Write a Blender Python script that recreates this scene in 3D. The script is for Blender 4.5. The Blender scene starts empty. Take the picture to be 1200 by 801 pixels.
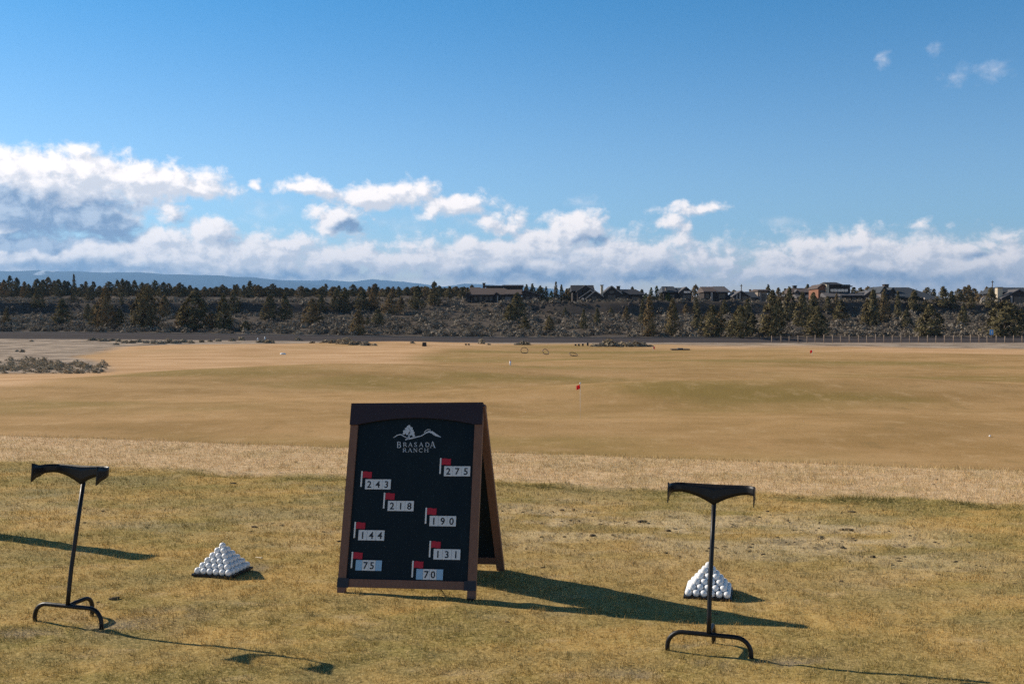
import bpy, bmesh, math, random
import numpy as np
from mathutils import Vector, Matrix

rnd = random.Random(7)
rng = np.random.default_rng(11)
scene = bpy.context.scene
COL = scene.collection
R = math.radians

# ------------------------------------------------------------------ camera geometry (photo is 1200 x 801)
F, HZ, EYE = 1167.0, 380.0, 1.62
def wx(px, Y): return (px - 600.0) / F * Y
def wz(py, Y): return EYE - (py - HZ) / F * Y

# ------------------------------------------------------------------ numpy helpers
def smooth(t):
    t = np.clip(t, 0, 1)
    return t * t * (3 - 2 * t)
def vnoise(x, y, seed=0):
    x = np.asarray(x, float); y = np.asarray(y, float)
    ix = np.floor(x).astype(np.int64); iy = np.floor(y).astype(np.int64)
    fx = x - ix; fy = y - iy
    fx = fx * fx * (3 - 2 * fx); fy = fy * fy * (3 - 2 * fy)
    def h(a, b):
        n = (a * 374761393 + b * 668265263 + seed * 974634777) & 0xFFFFFFFF
        n = ((n ^ (n >> 13)) * 1274126177) & 0xFFFFFFFF
        n = (n ^ (n >> 16)) & 0xFFFFFFFF
        return n / 4294967295.0
    return ((h(ix, iy) * (1 - fx) + h(ix + 1, iy) * fx) * (1 - fy)
            + (h(ix, iy + 1) * (1 - fx) + h(ix + 1, iy + 1) * fx) * fy)
def fbm(x, y, seed=0, octv=4):
    s = 0; a = 0.5; t = 0
    for o in range(octv):
        s = s + a * vnoise(x, y, seed + o * 17); t += a
        x = np.asarray(x) * 2.03 + 11.3; y = np.asarray(y) * 2.03 - 7.1; a *= 0.5
    return s / t

# ------------------------------------------------------------------ terrain
VN = (0.256, 0.967)                       # the tee line runs about 15 degrees off square
def V(x, y): return x * VN[0] + y * VN[1]
BUMPS = [(-9.5, 46, .55, 9.5, 4.6), (-17, 39, .28, 8, 5), (-3.0, 50, .22, 8, 6),
         (5.0, 33.5, .55, 8, 3.2), (14, 36, .5, 8, 3.6), (-4, 24.5, .16, 6, 2), (9, 24, .18, 5, 2), (-7, 29, .14, 6, 3), (13, 60, .25, 14, 7),
         (26, 75, .35, 18, 9), (-14, 110, .55, 14, 9), (-32, 100, .4, 12, 9), (-6, 92, .25, 9, 7), (30, 112, .4, 25, 9)]
def bank_px(px):
    t = smooth(px / 640.0)
    top = 389.5 + 6.7 * t
    return top, top + 7.6 - 2.4 * t
def H(x, y):
    x = np.asarray(x, float); y = np.asarray(y, float)
    v = V(x, y)
    tee = 0.018 * (fbm(x * 1.7, y * 1.7, 3, 3) - .5) + 0.022 * (fbm(x * .35, y * .35, 5, 2) - .5)
    tee = tee + 0.014 * (fbm(x * 8, y * 8, 8, 2) - .5) * ((y > 3) & (y < 15))
    tee = tee + 0.035 * smooth((v - 9.5) / .12)
    f = -0.9 + 0.30 * (fbm(x / 22, y / 16, 21, 3) - .5) * smooth((y - 20) / 25) + 0.10 * (fbm(x / 6, y / 4, 22, 2) - .5)
    for bx, by, a, rx, ry in BUMPS:
        f = f + a * np.exp(-((x - bx) / rx) ** 2 - ((y - by) / ry) ** 2)
    yy = np.maximum(y, 5)
    px = 600 + F * x / yy
    top, bot = bank_px(px)
    zt = EYE - (top - HZ) * 154 / F
    zb = EYE - (bot - HZ) * 150 / F
    f = f + (zb - f) * smooth((y - 118) / 32)
    f = f + (zt - f) * smooth((y - 149.5) / 4.5)
    n1 = fbm(x / 26, y / 60, 31, 3) - .5
    n2 = fbm(x / 40 + 9, y / 90, 32, 2)
    soft = np.exp(-((px - 505) / 70) ** 2)
    z1 = 3.7 + 1.4 * n1 + 1.2 * soft
    yc = 229 + 22 * n1
    wd = 2.0 + 3.2 * n2 + 16 * soft
    east = smooth((px - 520) / 60)
    z2 = 6.75 + .15 * east - .75 * smooth((px - 985) / 190)
    s1 = np.clip((y - 164) / np.maximum(yc - 164, 1), 0, 1)
    slope_noise = (fbm(x / 7, y / 7, 41, 4) - .5) * 1.1 * smooth((y - 166) / 12)
    hill = zt + (z1 - zt) * (0.75 * s1 + .25 * s1 ** 2) + slope_noise * (1 - .6 * smooth((y - yc) / wd))
    hill = hill + (z2 - z1) * smooth((y - yc) / wd)
    hill = hill + .05 * np.clip(y - (238 + 20 * east), 0, 82)
    f = np.where(y > 164, hill, f)
    s = smooth((v - 11.6) / 4.2)
    return tee * (1 - s) + f * s
def H1(x, y): return float(H(np.array([x]), np.array([y]))[0])
_YS = np.concatenate([np.arange(3, 30, .02), np.arange(30, 340, .1)])
def ground_at(px, py):
    """first ground point seen through a place in the photo -> (x, y, z)"""
    xs = (px - 600) / F * _YS
    zs = H(xs, _YS)
    p = HZ + (EYE - zs) / _YS * F
    i = np.argmax(p <= py)
    if p[i] > py: i = int(np.argmin(p))
    return float(xs[i]), float(_YS[i]), float(zs[i])

def in_poly(px, py, poly):
    inside = np.zeros(px.shape, bool)
    n = len(poly)
    for i in range(n):
        x0, y0 = poly[i]; x1, y1 = poly[(i + 1) % n]
        c = ((y0 > py) != (y1 > py)) & (px < (x1 - x0) * (py - y0) / (y1 - y0 + 1e-9) + x0)
        inside ^= c
    return inside
PINK = [(-900, 470), (-200, 464), (0, 461), (100, 450), (190, 441), (280, 437), (430, 437), (470, 441), (520, 439), (500, 431), (486, 420),
        (496, 413), (560, 409), (700, 406.5), (900, 411), (1250, 419), (1700, 424), (1700, 400), (700, 398), (-900, 398)]
SCRUBP = [(-900, 438), (0, 437), (90, 436), (128, 434), (120, 424), (84, 417), (128, 411), (180, 405.8), (300, 403.6), (480, 404.4), (700, 404.2),
          (770, 404.5), (800, 407), (1200, 410), (1700, 413), (1700, 380), (-900, 380)]
PATCHES = [(-2.15, 5.35, .34, .16), (-1.95, 5.55, .25, .12), (-2.6, 5.2, .28, .08), (1.1, 4.72, .30, .10), (1.35, 4.75, .2, .09),
           (.6, 4.62, .22, .07), (-1.62, 6.62, .22, .10), (1.75, 4.45, .2, .06), (.98, 5.02, .22, .06)]
def zones(x, y, z=None):
    """what grows where: (dry, green, bare, worn), (pink, scrub, rock, cinder)"""
    v = V(x, y)
    n = fbm(x * 1.1, y * 1.1, 51, 3) - .5
    nf = fbm(x * 5, y * 5, 52, 3) - .5
    vn = v + .22 * n + .10 * nf
    dry = smooth((vn + .15 * n - 9.52) / .20) * (1 - smooth((v + .8 * n - 11.6) / 1.1)) * (.72 + .28 * smooth((fbm(x * 1.6, y * 2.4, 60, 3) - .35) / .2))
    gapn = smooth((fbm(x * 1.3, y * 1.3, 57, 4) - .38) / .2)
    green = np.exp(-((vn + .15 * n - 9.50) / .055) ** 2) * gapn
    bare = np.zeros_like(v)
    for bx, by, rx, ry in PATCHES:
        bare = np.maximum(bare, np.exp(-(((x - bx) / rx) ** 2 + ((y - by) / ry) ** 2)) * 1.1)
    bare = bare * smooth((fbm(x * 7, y * 9, 53, 4) - .36) / .22)
    wmask = np.exp(-((v - 7.95) / 1.0) ** 2) * smooth((x + .5) / .7) * (1 - smooth((x - 2.6) / 1.3))
    wmask2 = np.exp(-((v - 7.3) / .6) ** 2) * (1 - smooth((x + 1.2) / .7)) * .4
    worn = np.maximum(wmask, wmask2) * smooth((fbm(x * 2.2, y * 4.2, 54, 4) - .36) / .22)
    bare = np.maximum(bare, worn * smooth((fbm(x * 7, y * 11, 55, 3) - .60) / .09))
    yy = np.maximum(y, 8)
    wob = (fbm(x / 5, y / 9, 56, 3) - .5)
    mx = 600 + F * x / yy + 14 * wob
    my = HZ + 2941 / yy + 2.0 * wob
    far = y > 16
    pink = np.zeros_like(v); scrub = np.zeros_like(v)
    if far.any():
        fx_, fy_ = mx[far], my[far]; pk = np.zeros(len(fx_)); sk = np.zeros(len(fx_))
        for k in range(10):
            a = k * 2.399; q = math.sqrt((k + .5) / 10)
            pk += in_poly(fx_ + 26 * q * math.cos(a), fy_ + 2.6 * q * math.sin(a), PINK)
            sk += in_poly(fx_ + 12 * q * math.cos(a), fy_ + 1.2 * q * math.sin(a), SCRUBP)
        pink[far] = pk; scrub[far] = sk
    pink = pink / 10 * (.62 + .38 * smooth((fbm(x / 9, y / 14, 58, 3) - .3) / .3)); scrub /= 10
    for (cx, cy, rx, ry, a_) in ((330, 448, 230, 13, .2), (780, 503, 260, 16, .12), (130, 480, 180, 9, .22), (640, 470, 160, 8, .2), (1000, 440, 150, 8, .2), (480, 500, 120, 10, .2), (1010, 545, 120, 9, .3)):
        green = np.maximum(green, far * .34 * a_ * np.exp(-((mx - cx) / rx) ** 2 - ((my - cy) / ry) ** 2) * (.6 + .8 * fbm(x / 3, y / 3, 59, 3)))
    pxx = 600 + F * x / yy
    rock = smooth((y - 163) / 2)
    cind = smooth((y - 149.5 + wob) / .6) * (1 - smooth((y - 164) / 1.0))
    return np.stack([dry, green, bare, worn], 1), np.stack([pink, scrub, rock, cind], 1)

# ------------------------------------------------------------------ mesh helpers
def mesh_np(name, verts, faces, mats, cols=None, smoothf=False, mat_idx=None):
    me = bpy.data.meshes.new(name)
    verts = np.asarray(verts, np.float32); faces = np.asarray(faces, np.int32)
    nf, k = faces.shape
    me.vertices.add(len(verts)); me.vertices.foreach_set("co", verts.ravel())
    me.loops.add(nf * k); me.loops.foreach_set("vertex_index", faces.ravel())
    me.polygons.add(nf)
    me.polygons.foreach_set("loop_start", np.arange(0, nf * k, k, dtype=np.int32))
    if mat_idx is not None: me.polygons.foreach_set("material_index", np.asarray(mat_idx, np.int32))
    if smoothf: me.polygons.foreach_set("use_smooth", np.ones(nf, bool))
    for an, arr in (cols or {}).items():
        a = me.attributes.new(an, 'FLOAT_COLOR', 'POINT')
        a.data.foreach_set("color", np.asarray(arr, np.float32).ravel())
    for m in (mats if isinstance(mats, (list, tuple)) else [mats]): me.materials.append(m)
    me.update(calc_edges=True); me.validate()
    return me
def link(name, data, parent=None):
    o = bpy.data.objects.new(name, data); COL.objects.link(o)
    if parent is not None: o.parent = parent
    return o
def thing(name, label, cat, loc=(0, 0, 0), rz=0, group=None, ry=0):
    o = link(name, None); o.location = loc; o.rotation_euler = (0, ry, rz); o.empty_display_size = .1
    tag(o, label, cat, group); return o
def tag(o, label=None, cat=None, group=None, kind=None):
    if label: o["label"] = label
    if cat: o["category"] = cat
    if group: o["group"] = group
    if kind: o["kind"] = kind
    return o
class MB:
    """collects shapes into ONE bmesh"""
    def __init__(s): s.bm = bmesh.new()
    def poly_prism(s, pts, axis_fn, t0, t1):
        """pts 2-D outline; axis_fn(p, q, t) -> 3-D"""
        a = [s.bm.verts.new(axis_fn(p, q, t0)) for p, q in pts]
        b = [s.bm.verts.new(axis_fn(p, q, t1)) for p, q in pts]
        n = len(pts)
        s.bm.faces.new(a); s.bm.faces.new(b[::-1])
        for i in range(n): s.bm.faces.new((a[i], b[i], b[(i + 1) % n], a[(i + 1) % n]))
        return s
    def box(s, x0, x1, y0, y1, z0, z1, M=None):
        vs = [Vector((x, y, z)) for x in (x0, x1) for y in (y0, y1) for z in (z0, z1)]
        if M is not None: vs = [M @ v for v in vs]
        v = [s.bm.verts.new(c) for c in vs]
        for f in ((0, 1, 3, 2), (4, 6, 7, 5), (0, 4, 5, 1), (2, 3, 7, 6), (0, 2, 6, 4), (1, 5, 7, 3)): s.bm.faces.new([v[i] for i in f])
        return s
    def hull(s, pts):
        vs = [s.bm.verts.new(p) for p in pts]
        bmesh.ops.convex_hull(s.bm, input=vs); return s
    def tube(s, path, r, seg=10, cap=True):
        path = [Vector(p) for p in path]; rings = []
        rr = r if isinstance(r, (list, tuple)) else [r] * len(path)
        up = Vector((0, 0, 1))
        t0 = (path[1] - path[0]).normalized()
        n = t0.cross(up)
        if n.length < 1e-3: n = t0.cross(Vector((1, 0, 0)))
        n.normalize()
        for i, p in enumerate(path):
            t = (path[min(i + 1, len(path) - 1)] - path[max(i - 1, 0)]).normalized()
            n = (n - t * n.dot(t)).normalized(); b = t.cross(n)
            rings.append([s.bm.verts.new(p + (n * math.cos(a) + b * math.sin(a)) * rr[i]) for a in [2 * math.pi * k / seg for k in range(seg)]])
        for A, B in zip(rings, rings[1:]):
            for k in range(seg): s.bm.faces.new((A[k], A[(k + 1) % seg], B[(k + 1) % seg], B[k])).smooth = True
        if cap:
            s.bm.faces.new(rings[0][::-1]); s.bm.faces.new(rings[-1])
        return s
    def bevel(s, w, seg=2):
        ed = [e for e in s.bm.edges if len(e.link_faces) == 2 and e.calc_face_angle(0) > .6]
        bmesh.ops.bevel(s.bm, geom=ed, offset=w, segments=seg, affect='EDGES', profile=.6, clamp_overlap=True); return s
    def build(s, name, mat, parent=None):
        bmesh.ops.recalc_face_normals(s.bm, faces=s.bm.faces[:])
        me = bpy.data.meshes.new(name); s.bm.to_mesh(me); s.bm.free()
        me.materials.append(mat)
        return link(name, me, parent)
def copy_thing(o):
    c = o.copy(); COL.objects.link(c)
    for ch in [k for k in o.children]:
        d = ch.copy(); COL.objects.link(d); d.parent = c
        for g in [k for k in ch.children]:
            e = g.copy(); COL.objects.link(e); e.parent = d
    return c

# ------------------------------------------------------------------ materials
class NT:
    def __init__(s, tree): s.t = tree; s.n = tree.nodes; s.l = tree.links
    def new(s, typ, **kw):
        nd = s.n.new(typ)
        for k, v in kw.items(): setattr(nd, k, v)
        return nd
    def put(s, sock, v):
        if v is None: return
        if isinstance(v, bpy.types.NodeSocket): s.l.new(v, sock)
        elif isinstance(v, (tuple, list)) and len(v) == 3 and sock.type == 'RGBA': sock.default_value = (*v, 1)
        else: sock.default_value = v
    def math(s, op, a, b=None, c=None, clamp=False):
        nd = s.new('ShaderNodeMath', operation=op); nd.use_clamp = clamp
        for i, v in enumerate((a, b, c)): s.put(nd.inputs[i], v)
        return nd.outputs[0]
    def vmath(s, op, a, b=None, out=0):
        nd = s.new('ShaderNodeVectorMath', operation=op)
        s.put(nd.inputs[0], a)
        if b is not None: s.put(nd.inputs[1], b)
        return nd.outputs[out]
    def mix(s, f, a, b, blend='MIX'):
        nd = s.new('ShaderNodeMix', data_type='RGBA', blend_type=blend)
        s.put(nd.inputs[0], f); s.put(nd.inputs[6], a); s.put(nd.inputs[7], b)
        return nd.outputs[2]
    def noise(s, vec, scale, detail=4, rough=.55, dist=0, typ=None, out=0):
        nd = s.new('ShaderNodeTexNoise'); s.put(nd.inputs['Vector'], vec)
        nd.inputs['Scale'].default_value = scale; nd.inputs['Detail'].default_value = detail
        nd.inputs['Roughness'].default_value = rough; nd.inputs['Distortion'].default_value = dist
        if typ: nd.noise_type = typ
        return nd.outputs[out]
    def ramp(s, v, lo, hi, a=0.0, b=1.0, smoothstep=True):
        nd = s.new('ShaderNodeMapRange', interpolation_type='SMOOTHSTEP' if smoothstep else 'LINEAR')
        s.put(nd.inputs[0], v)
        for i, q in enumerate((lo, hi, a, b)): s.put(nd.inputs[i + 1], q)
        return nd.outputs[0]
    def scale3(s, v, sc): return s.vmath('MULTIPLY', v, sc)
def material(name):
    m = bpy.data.materials.new(name); m.use_nodes = True
    nt = NT(m.node_tree); nt.n.clear()
    nt.out = nt.new('ShaderNodeOutputMaterial'); return m, nt
def principled(nt, color, rough=.6, spec=.4, metal=0, normal=None):
    p = nt.new('ShaderNodeBsdfPrincipled')
    nt.put(p.inputs['Base Color'], color); nt.put(p.inputs['Roughness'], rough)
    nt.put(p.inputs['Specular IOR Level'], spec); nt.put(p.inputs['Metallic'], metal)
    if normal is not None: nt.l.new(normal, p.inputs['Normal'])
    nt.l.new(p.outputs[0], nt.out.inputs['Surface']); return p
def simple(name, col, rough=.6, spec=.4, metal=0, var=.12, scale=30, bump=0.0):
    """painted or natural surface with a mottle of its own"""
    m, nt = material(name)
    tc = nt.new('ShaderNodeTexCoord')
    n = nt.noise(tc.outputs['Object'], scale, 5, .6)
    lo = tuple(c * (1 - var) for c in col); hi = tuple(min(1, c * (1 + var)) for c in col)
    c = nt.mix(n, lo, hi)
    nrm = None
    if bump:
        b = nt.new('ShaderNodeBump'); b.inputs['Strength'].default_value = bump; b.inputs['Distance'].default_value = .004
        nt.l.new(n, b.inputs['Height']); nrm = b.outputs[0]
    principled(nt, c, nt.ramp(n, .2, .8, rough - .08, rough + .08), spec, metal, nrm)
    return m

def turf_nodes(nt):
    """colour of the ground cover from the zones and world position; returns colour socket, noise sockets"""
    pos = nt.new('ShaderNodeNewGeometry').outputs['Position']
    A = nt.new('ShaderNodeAttribute', attribute_name='zoneA'); B = nt.new('ShaderNodeAttribute', attribute_name='zoneB')
    sa = nt.new('ShaderNodeSeparateColor'); nt.l.new(A.outputs['Color'], sa.inputs[0])
    sb = nt.new('ShaderNodeSeparateColor'); nt.l.new(B.outputs['Color'], sb.inputs[0])
    dry, green, bare, worn = sa.outputs[0], sa.outputs[1], sa.outputs[2], A.outputs['Alpha']
    pink, scrub, rock, cind = sb.outputs[0], sb.outputs[1], sb.outputs[2], B.outputs['Alpha']
    flat = nt.vmath('MULTIPLY', pos, (1, 1, 0))
    st = nt.vmath('MULTIPLY', pos, (.6, 1.0, 0))
    n_big = nt.noise(st, .22, 4, .6)
    n_mid = nt.noise(st, 1.6, 4, .6)
    n_fin = nt.noise(flat, 9, 4, .65)
    n_vf = nt.noise(flat, 45, 3, .7)
    c = nt.mix(nt.ramp(n_mid, .36, .64), (.285, .225, .070), (.54, .345, .112))
    c = nt.mix(nt.ramp(n_big, .44, .70), c, (.47, .31, .125))
    c = nt.mix(nt.math('MULTIPLY', nt.ramp(nt.noise(st, .7, 5, .65), .54, .66), .75), c, (.30, .255, .145))
    c = nt.mix(nt.math('MULTIPLY', nt.ramp(n_fin, .52, .75), .55), c, (.50, .36, .17))
    c = nt.mix(nt.math('MULTIPLY', nt.ramp(n_fin, .48, .25), .5), c, (.19, .135, .05))
    c = nt.mix(nt.math('MULTIPLY', nt.ramp(nt.noise(nt.vmath('MULTIPLY', pos, (.35, .8, 0)), 1.0, 5, .6), .50, .64), .7), c, (.25, .21, .092))
    c = nt.mix(nt.math('MULTIPLY', nt.ramp(nt.noise(nt.vmath('MULTIPLY', pos, (1.5, 3.4, 0)), 1.0, 5, .65), .56, .70), .6), c, (.60, .44, .235))
    # long pale and olive streaks over the far grass
    lng = nt.vmath('MULTIPLY', pos, (.16, .30, 0))
    n_str = nt.noise(lng, 1.0, 5, .62)
    n_ol = nt.noise(nt.vmath('MULTIPLY', pos, (.045, .09, 0)), 1.0, 4, .55)
    farm = nt.new('ShaderNodeSeparateXYZ'); nt.l.new(pos, farm.inputs[0])
    isfar = nt.ramp(farm.outputs[1], 13, 17)
    fc = nt.mix(nt.ramp(n_str, .35, .65), (.385, .235, .092), (.525, .325, .145))
    fc = nt.mix(nt.math('MULTIPLY', nt.ramp(n_ol, .47, .62), .85), fc, (.29, .205, .062))
    fc = nt.mix(nt.math('MULTIPLY', nt.ramp(nt.noise(lng, 2.6, 4, .6), .55, .75), .45), fc, (.52, .34, .17))
    fine = nt.noise(nt.vmath('MULTIPLY', pos, (.035, .42, 0)), 1.0, 4, .7)
    fc = nt.mix(nt.math('MULTIPLY', nt.ramp(fine, .52, .72), .32), fc, (.56, .37, .17))
    fc = nt.mix(nt.math('MULTIPLY', nt.ramp(fine, .46, .28), .32), fc, (.27, .175, .06))
    gr = nt.noise(nt.vmath('MULTIPLY', pos, (1.1, .8, 0)), 1.0, 7, .75)
    fc = nt.mix(nt.math('MULTIPLY', nt.ramp(gr, .50, .70), .5), fc, (.62, .42, .22))
    fc = nt.mix(nt.math('MULTIPLY', nt.ramp(gr, .48, .30), .5), fc, (.255, .175, .07))
    c = nt.mix(isfar, c, fc)
    c = nt.mix(nt.math('MULTIPLY', worn, .8), c, nt.mix(n_fin, (.50, .375, .205), (.82, .64, .40)))
    c = nt.mix(dry, c, nt.mix(nt.ramp(n_fin, .3, .7), (.60, .41, .225), (.86, .62, .385)))
    c = nt.mix(nt.math('MULTIPLY', nt.math('MULTIPLY', dry, nt.ramp(n_mid, .60, .74)), .5), c, (.30, .20, .10))
    c = nt.mix(nt.math('MULTIPLY', green, .9), c, nt.mix(n_fin, (.080, .078, .020), (.17, .145, .042)))
    c = nt.mix(bare, c, nt.mix(n_vf, (.19, .145, .085), (.44, .345, .215)))
    c = nt.mix(pink, c, nt.mix(nt.ramp(nt.math('ADD', nt.math('MULTIPLY', n_str, .6), nt.math('MULTIPLY', fine, .4)), .35, .65), (.50, .295, .135), (.70, .45, .245)))
    sc = nt.mix(nt.ramp(nt.noise(nt.vmath('MULTIPLY', pos, (.28, .30, 0)), 1.0, 6, .7), .38, .62), (.20, .155, .115), (.50, .39, .29))
    c = nt.mix(scrub, c, sc)
    rk = nt.mix(nt.ramp(nt.noise(flat, .7, 5, .7), .3, .7), (.050, .040, .031), (.15, .12, .092))
    c = nt.mix(rock, c, rk)
    up = nt.new('ShaderNodeNewGeometry').outputs['True Normal']
    sx = nt.new('ShaderNodeSeparateXYZ'); nt.l.new(up, sx.inputs[0])
    steep = nt.math('MULTIPLY', nt.ramp(sx.outputs[2], .95, .82), rock)
    c = nt.mix(steep, c, nt.mix(nt.noise(pos, .9, 5, .7), (.035, .029, .025), (.12, .10, .085)))
    c = nt.mix(cind, c, nt.mix(nt.noise(flat, 1.2, 5, .7), (.060, .051, .050), (.115, .098, .092)))
    return c, n_fin, n_vf, pos
m_ground, nt = material('turf_ground')
c, n_fin, n_vf, pos = turf_nodes(nt)
sy = nt.new('ShaderNodeSeparateXYZ'); nt.l.new(pos, sy.inputs[0])
nearg = nt.ramp(sy.outputs[1], 15, 12)
tuft = nt.noise(nt.vmath('MULTIPLY', pos, (1, 1, 0)), 38, 2, .7)
c = nt.mix(nt.math('MULTIPLY', nearg, nt.ramp(tuft, .45, .70, 0, .75)), c, (.59, .435, .18))
c = nt.mix(nt.math('MULTIPLY', nearg, nt.ramp(tuft, .42, .28, 0, .8)), c, (.12, .085, .03))
bp = nt.new('ShaderNodeBump'); bp.inputs['Strength'].default_value = .7; bp.inputs['Distance'].default_value = .012
nt.l.new(nt.math('ADD', n_fin, nt.math('MULTIPLY', n_vf, .7)), bp.inputs['Height'])
principled(nt, c, .95, .05, 0, bp.outputs[0])

m_blade, nt = material('turf_blade')
c, n_fin, n_vf, pos = turf_nodes(nt)
tuft = nt.noise(nt.vmath('MULTIPLY', pos, (1, 1, 0)), 38, 2, .7)
c = nt.mix(nt.ramp(tuft, .52, .72, 0, .75), c, (.73, .575, .30))
c = nt.mix(nt.ramp(tuft, .46, .28, 0, .8), c, (.15, .112, .035))
bl = nt.new('ShaderNodeAttribute', attribute_name='blade')
sb = nt.new('ShaderNodeSeparateColor'); nt.l.new(bl.outputs['Color'], sb.inputs[0])
c = nt.mix(nt.ramp(sb.outputs[0], .55, 1.0, 0, .85), c, nt.mix(sb.outputs[1], (.80, .62, .31), (.58, .38, .14)))
c = nt.mix(nt.ramp(sb.outputs[0], .34, .0, 0, .7), c, nt.mix(sb.outputs[1], (.17, .17, .035), (.25, .15, .05)))
d = nt.new('ShaderNodeBsdfDiffuse'); nt.put(d.inputs[0], c)
tr = nt.new('ShaderNodeBsdfTranslucent'); nt.put(tr.inputs[0], c)
mx = nt.new('ShaderNodeMixShader'); mx.inputs[0].default_value = .15
nt.l.new(d.outputs[0], mx.inputs[1]); nt.l.new(tr.outputs[0], mx.inputs[2]); nt.l.new(mx.outputs[0], nt.out.inputs[0])

def foliage(name, lo, hi, tip, trans=.25):
    m, nt = material(name)
    at = nt.new('ShaderNodeAttribute', attribute_name='tint')
    sp = nt.new('ShaderNodeSeparateColor'); nt.l.new(at.outputs['Color'], sp.inputs[0])
    oi = nt.new('ShaderNodeObjectInfo')
    c = nt.mix(sp.outputs[0], lo, hi)
    c = nt.mix(nt.math('MULTIPLY', nt.ramp(oi.outputs['Random'], .45, 1.0), .8), c, tip)
    d = nt.new('ShaderNodeBsdfDiffuse'); nt.put(d.inputs[0], c)
    tr = nt.new('ShaderNodeBsdfTranslucent'); nt.put(tr.inputs[0], c)
    mx = nt.new('ShaderNodeMixShader'); mx.inputs[0].default_value = trans
    nt.l.new(d.outputs[0], mx.inputs[1]); nt.l.new(tr.outputs[0], mx.inputs[2]); nt.l.new(mx.outputs[0], nt.out.inputs[0])
    return m
m_juniper = foliage('juniper_foliage', (.066, .058, .029), (.225, .182, .092), (.25, .17, .085), .12)
m_green = foliage('green_conifer_foliage', (.050, .062, .020), (.12, .13, .042), (.10, .11, .035))
m_sage = foliage('sagebrush_foliage', (.115, .097, .075), (.32, .27, .21), (.27, .21, .145), .1)
m_brush = foliage('brush_foliage', (.20, .17, .125), (.46, .39, .29), (.40, .31, .20), .1)
m_bark = simple('bark', (.12, .085, .06), .9, .1, 0, .3, 6)
m_rock = simple('basalt', (.085, .07, .06), .9, .15, 0, .4, 2)
m_palerock = simple('pale_rock', (.42, .35, .28), .9, .15, 0, .25, 3)

m_steel = simple('black_painted_steel', (.009, .009, .011), .45, .35, 0, .3, 40, .15)
m_head = simple('dark_stain_board', (.032, .022, .031), .6, .3, 0, .2, 25, .2)
m_board, nt = material('chalkboard')
tc = nt.new('ShaderNodeTexCoord')
q1 = nt.noise(nt.vmath('MULTIPLY', tc.outputs['Object'], (5, 5, 2.2)), 1.0, 5, .65, .6)
q2 = nt.noise(tc.outputs['Object'], 75, 2, .6)
cb_ = nt.mix(nt.ramp(q1, .35, .8), (.003, .010, .016), (.008, .020, .029))
cb_ = nt.mix(nt.math('MULTIPLY', nt.ramp(q2, .71, .76), .5), cb_, (.12, .13, .14))
principled(nt, cb_, nt.ramp(q1, .3, .7, .5, .7), .22)
m_tile = simple('white_tile', (.72, .73, .74), .5, .4, 0, .05, 60)
m_bluetile = simple('blue_tile', (.30, .50, .70), .5, .4, 0, .06, 60)
m_digit = simple('digit_ink', (.02, .022, .03), .6, .3)
m_redflag = simple('red_flag', (.46, .022, .045), .6, .3, 0, .1, 40)
m_white = simple('white_paint', (.78, .78, .77), .45, .4, 0, .04, 60)
m_logo = simple('logo_paint', (.56, .60, .66), .6, .3, 0, .06, 80)
m_black = simple('black_plastic', (.012, .012, .013), .5, .4)
m_bluesign = simple('blue_sign', (.10, .33, .68), .5, .4)
m_postwood = simple('weathered_wood', (.36, .27, .20), .85, .15, 0, .25, 12, .3)
m_bracket = simple('iron_bracket', (.018, .016, .022), .5, .5)
m_wire = simple('fence_wire', (.17, .11, .085), .6, .4, .3)
m_clod = simple('soil_clod', (.16, .12, .075), .95, .05, 0, .4, 40)
m_asphalt = simple('asphalt', (.055, .053, .055), .9, .2, 0, .2, 3)
# brown stained wood with grain along the stile
m_wood, nt = material('brown_stained_wood')
tc = nt.new('ShaderNodeTexCoord')
g = nt.noise(nt.vmath('MULTIPLY', tc.outputs['Object'], (60, 60, 3)), 1.0, 5, .65, .4)
principled(nt, nt.mix(g, (.14, .070, .046), (.27, .138, .095)), .6, .3)
# golf ball: dimpled
m_ball, nt = material('golf_ball_cover')
tc = nt.new('ShaderNodeTexCoord')
vo = nt.new('ShaderNodeTexVoronoi'); vo.inputs['Scale'].default_value = 260; nt.l.new(tc.outputs['Object'], vo.inputs['Vector'])
oi = nt.new('ShaderNodeObjectInfo')
bp = nt.new('ShaderNodeBump'); bp.inputs['Strength'].default_value = .25; bp.inputs['Distance'].default_value = .0006
nt.l.new(vo.outputs['Distance'], bp.inputs['Height'])
principled(nt, nt.mix(oi.outputs['Random'], (.87, .87, .87), (.93, .93, .93)), .35, .5, 0, bp.outputs[0])
# house materials
def cladding(name, col, var=.25, rough=.8):
    m, nt = material(name)
    tc = nt.new('ShaderNodeTexCoord')
    n = nt.noise(nt.vmath('MULTIPLY', tc.outputs['Object'], (1.2, 1.2, 5)), 1.0, 4, .6)
    principled(nt, nt.mix(n, tuple(q * (1 - var) for q in col), tuple(q * (1 + var) for q in col)), rough, .2); return m
w_dark = cladding('dark_wall', (.050, .040, .036)); w_brown = cladding('brown_wall', (.10, .07, .055))
w_rust = cladding('rust_wall', (.26, .12, .07)); w_grey = cladding('grey_wall', (.17, .15, .145)); w_tan = cladding('tan_wall', (.30, .24, .19))
w_cream = cladding('cream_stone', (.55, .46, .34)); w_trim = cladding('pale_trim', (.34, .30, .27))
r_brown = cladding('brown_roof', (.125, .095, .082)); r_dark = cladding('dark_roof', (.045, .046, .052)); r_grey = cladding('grey_roof', (.135, .125, .125))
r_slate = cladding('slate_roof', (.060, .068, .080))
m_pane, nt = material('window_pane')
principled(nt, (.03, .035, .04), .25, .35)
m_palepane, nt = material('painted_reflection_pane')
principled(nt, (.35, .40, .46), .10, .9)  # sky reflection put into the base colour as pale blue-grey

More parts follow.
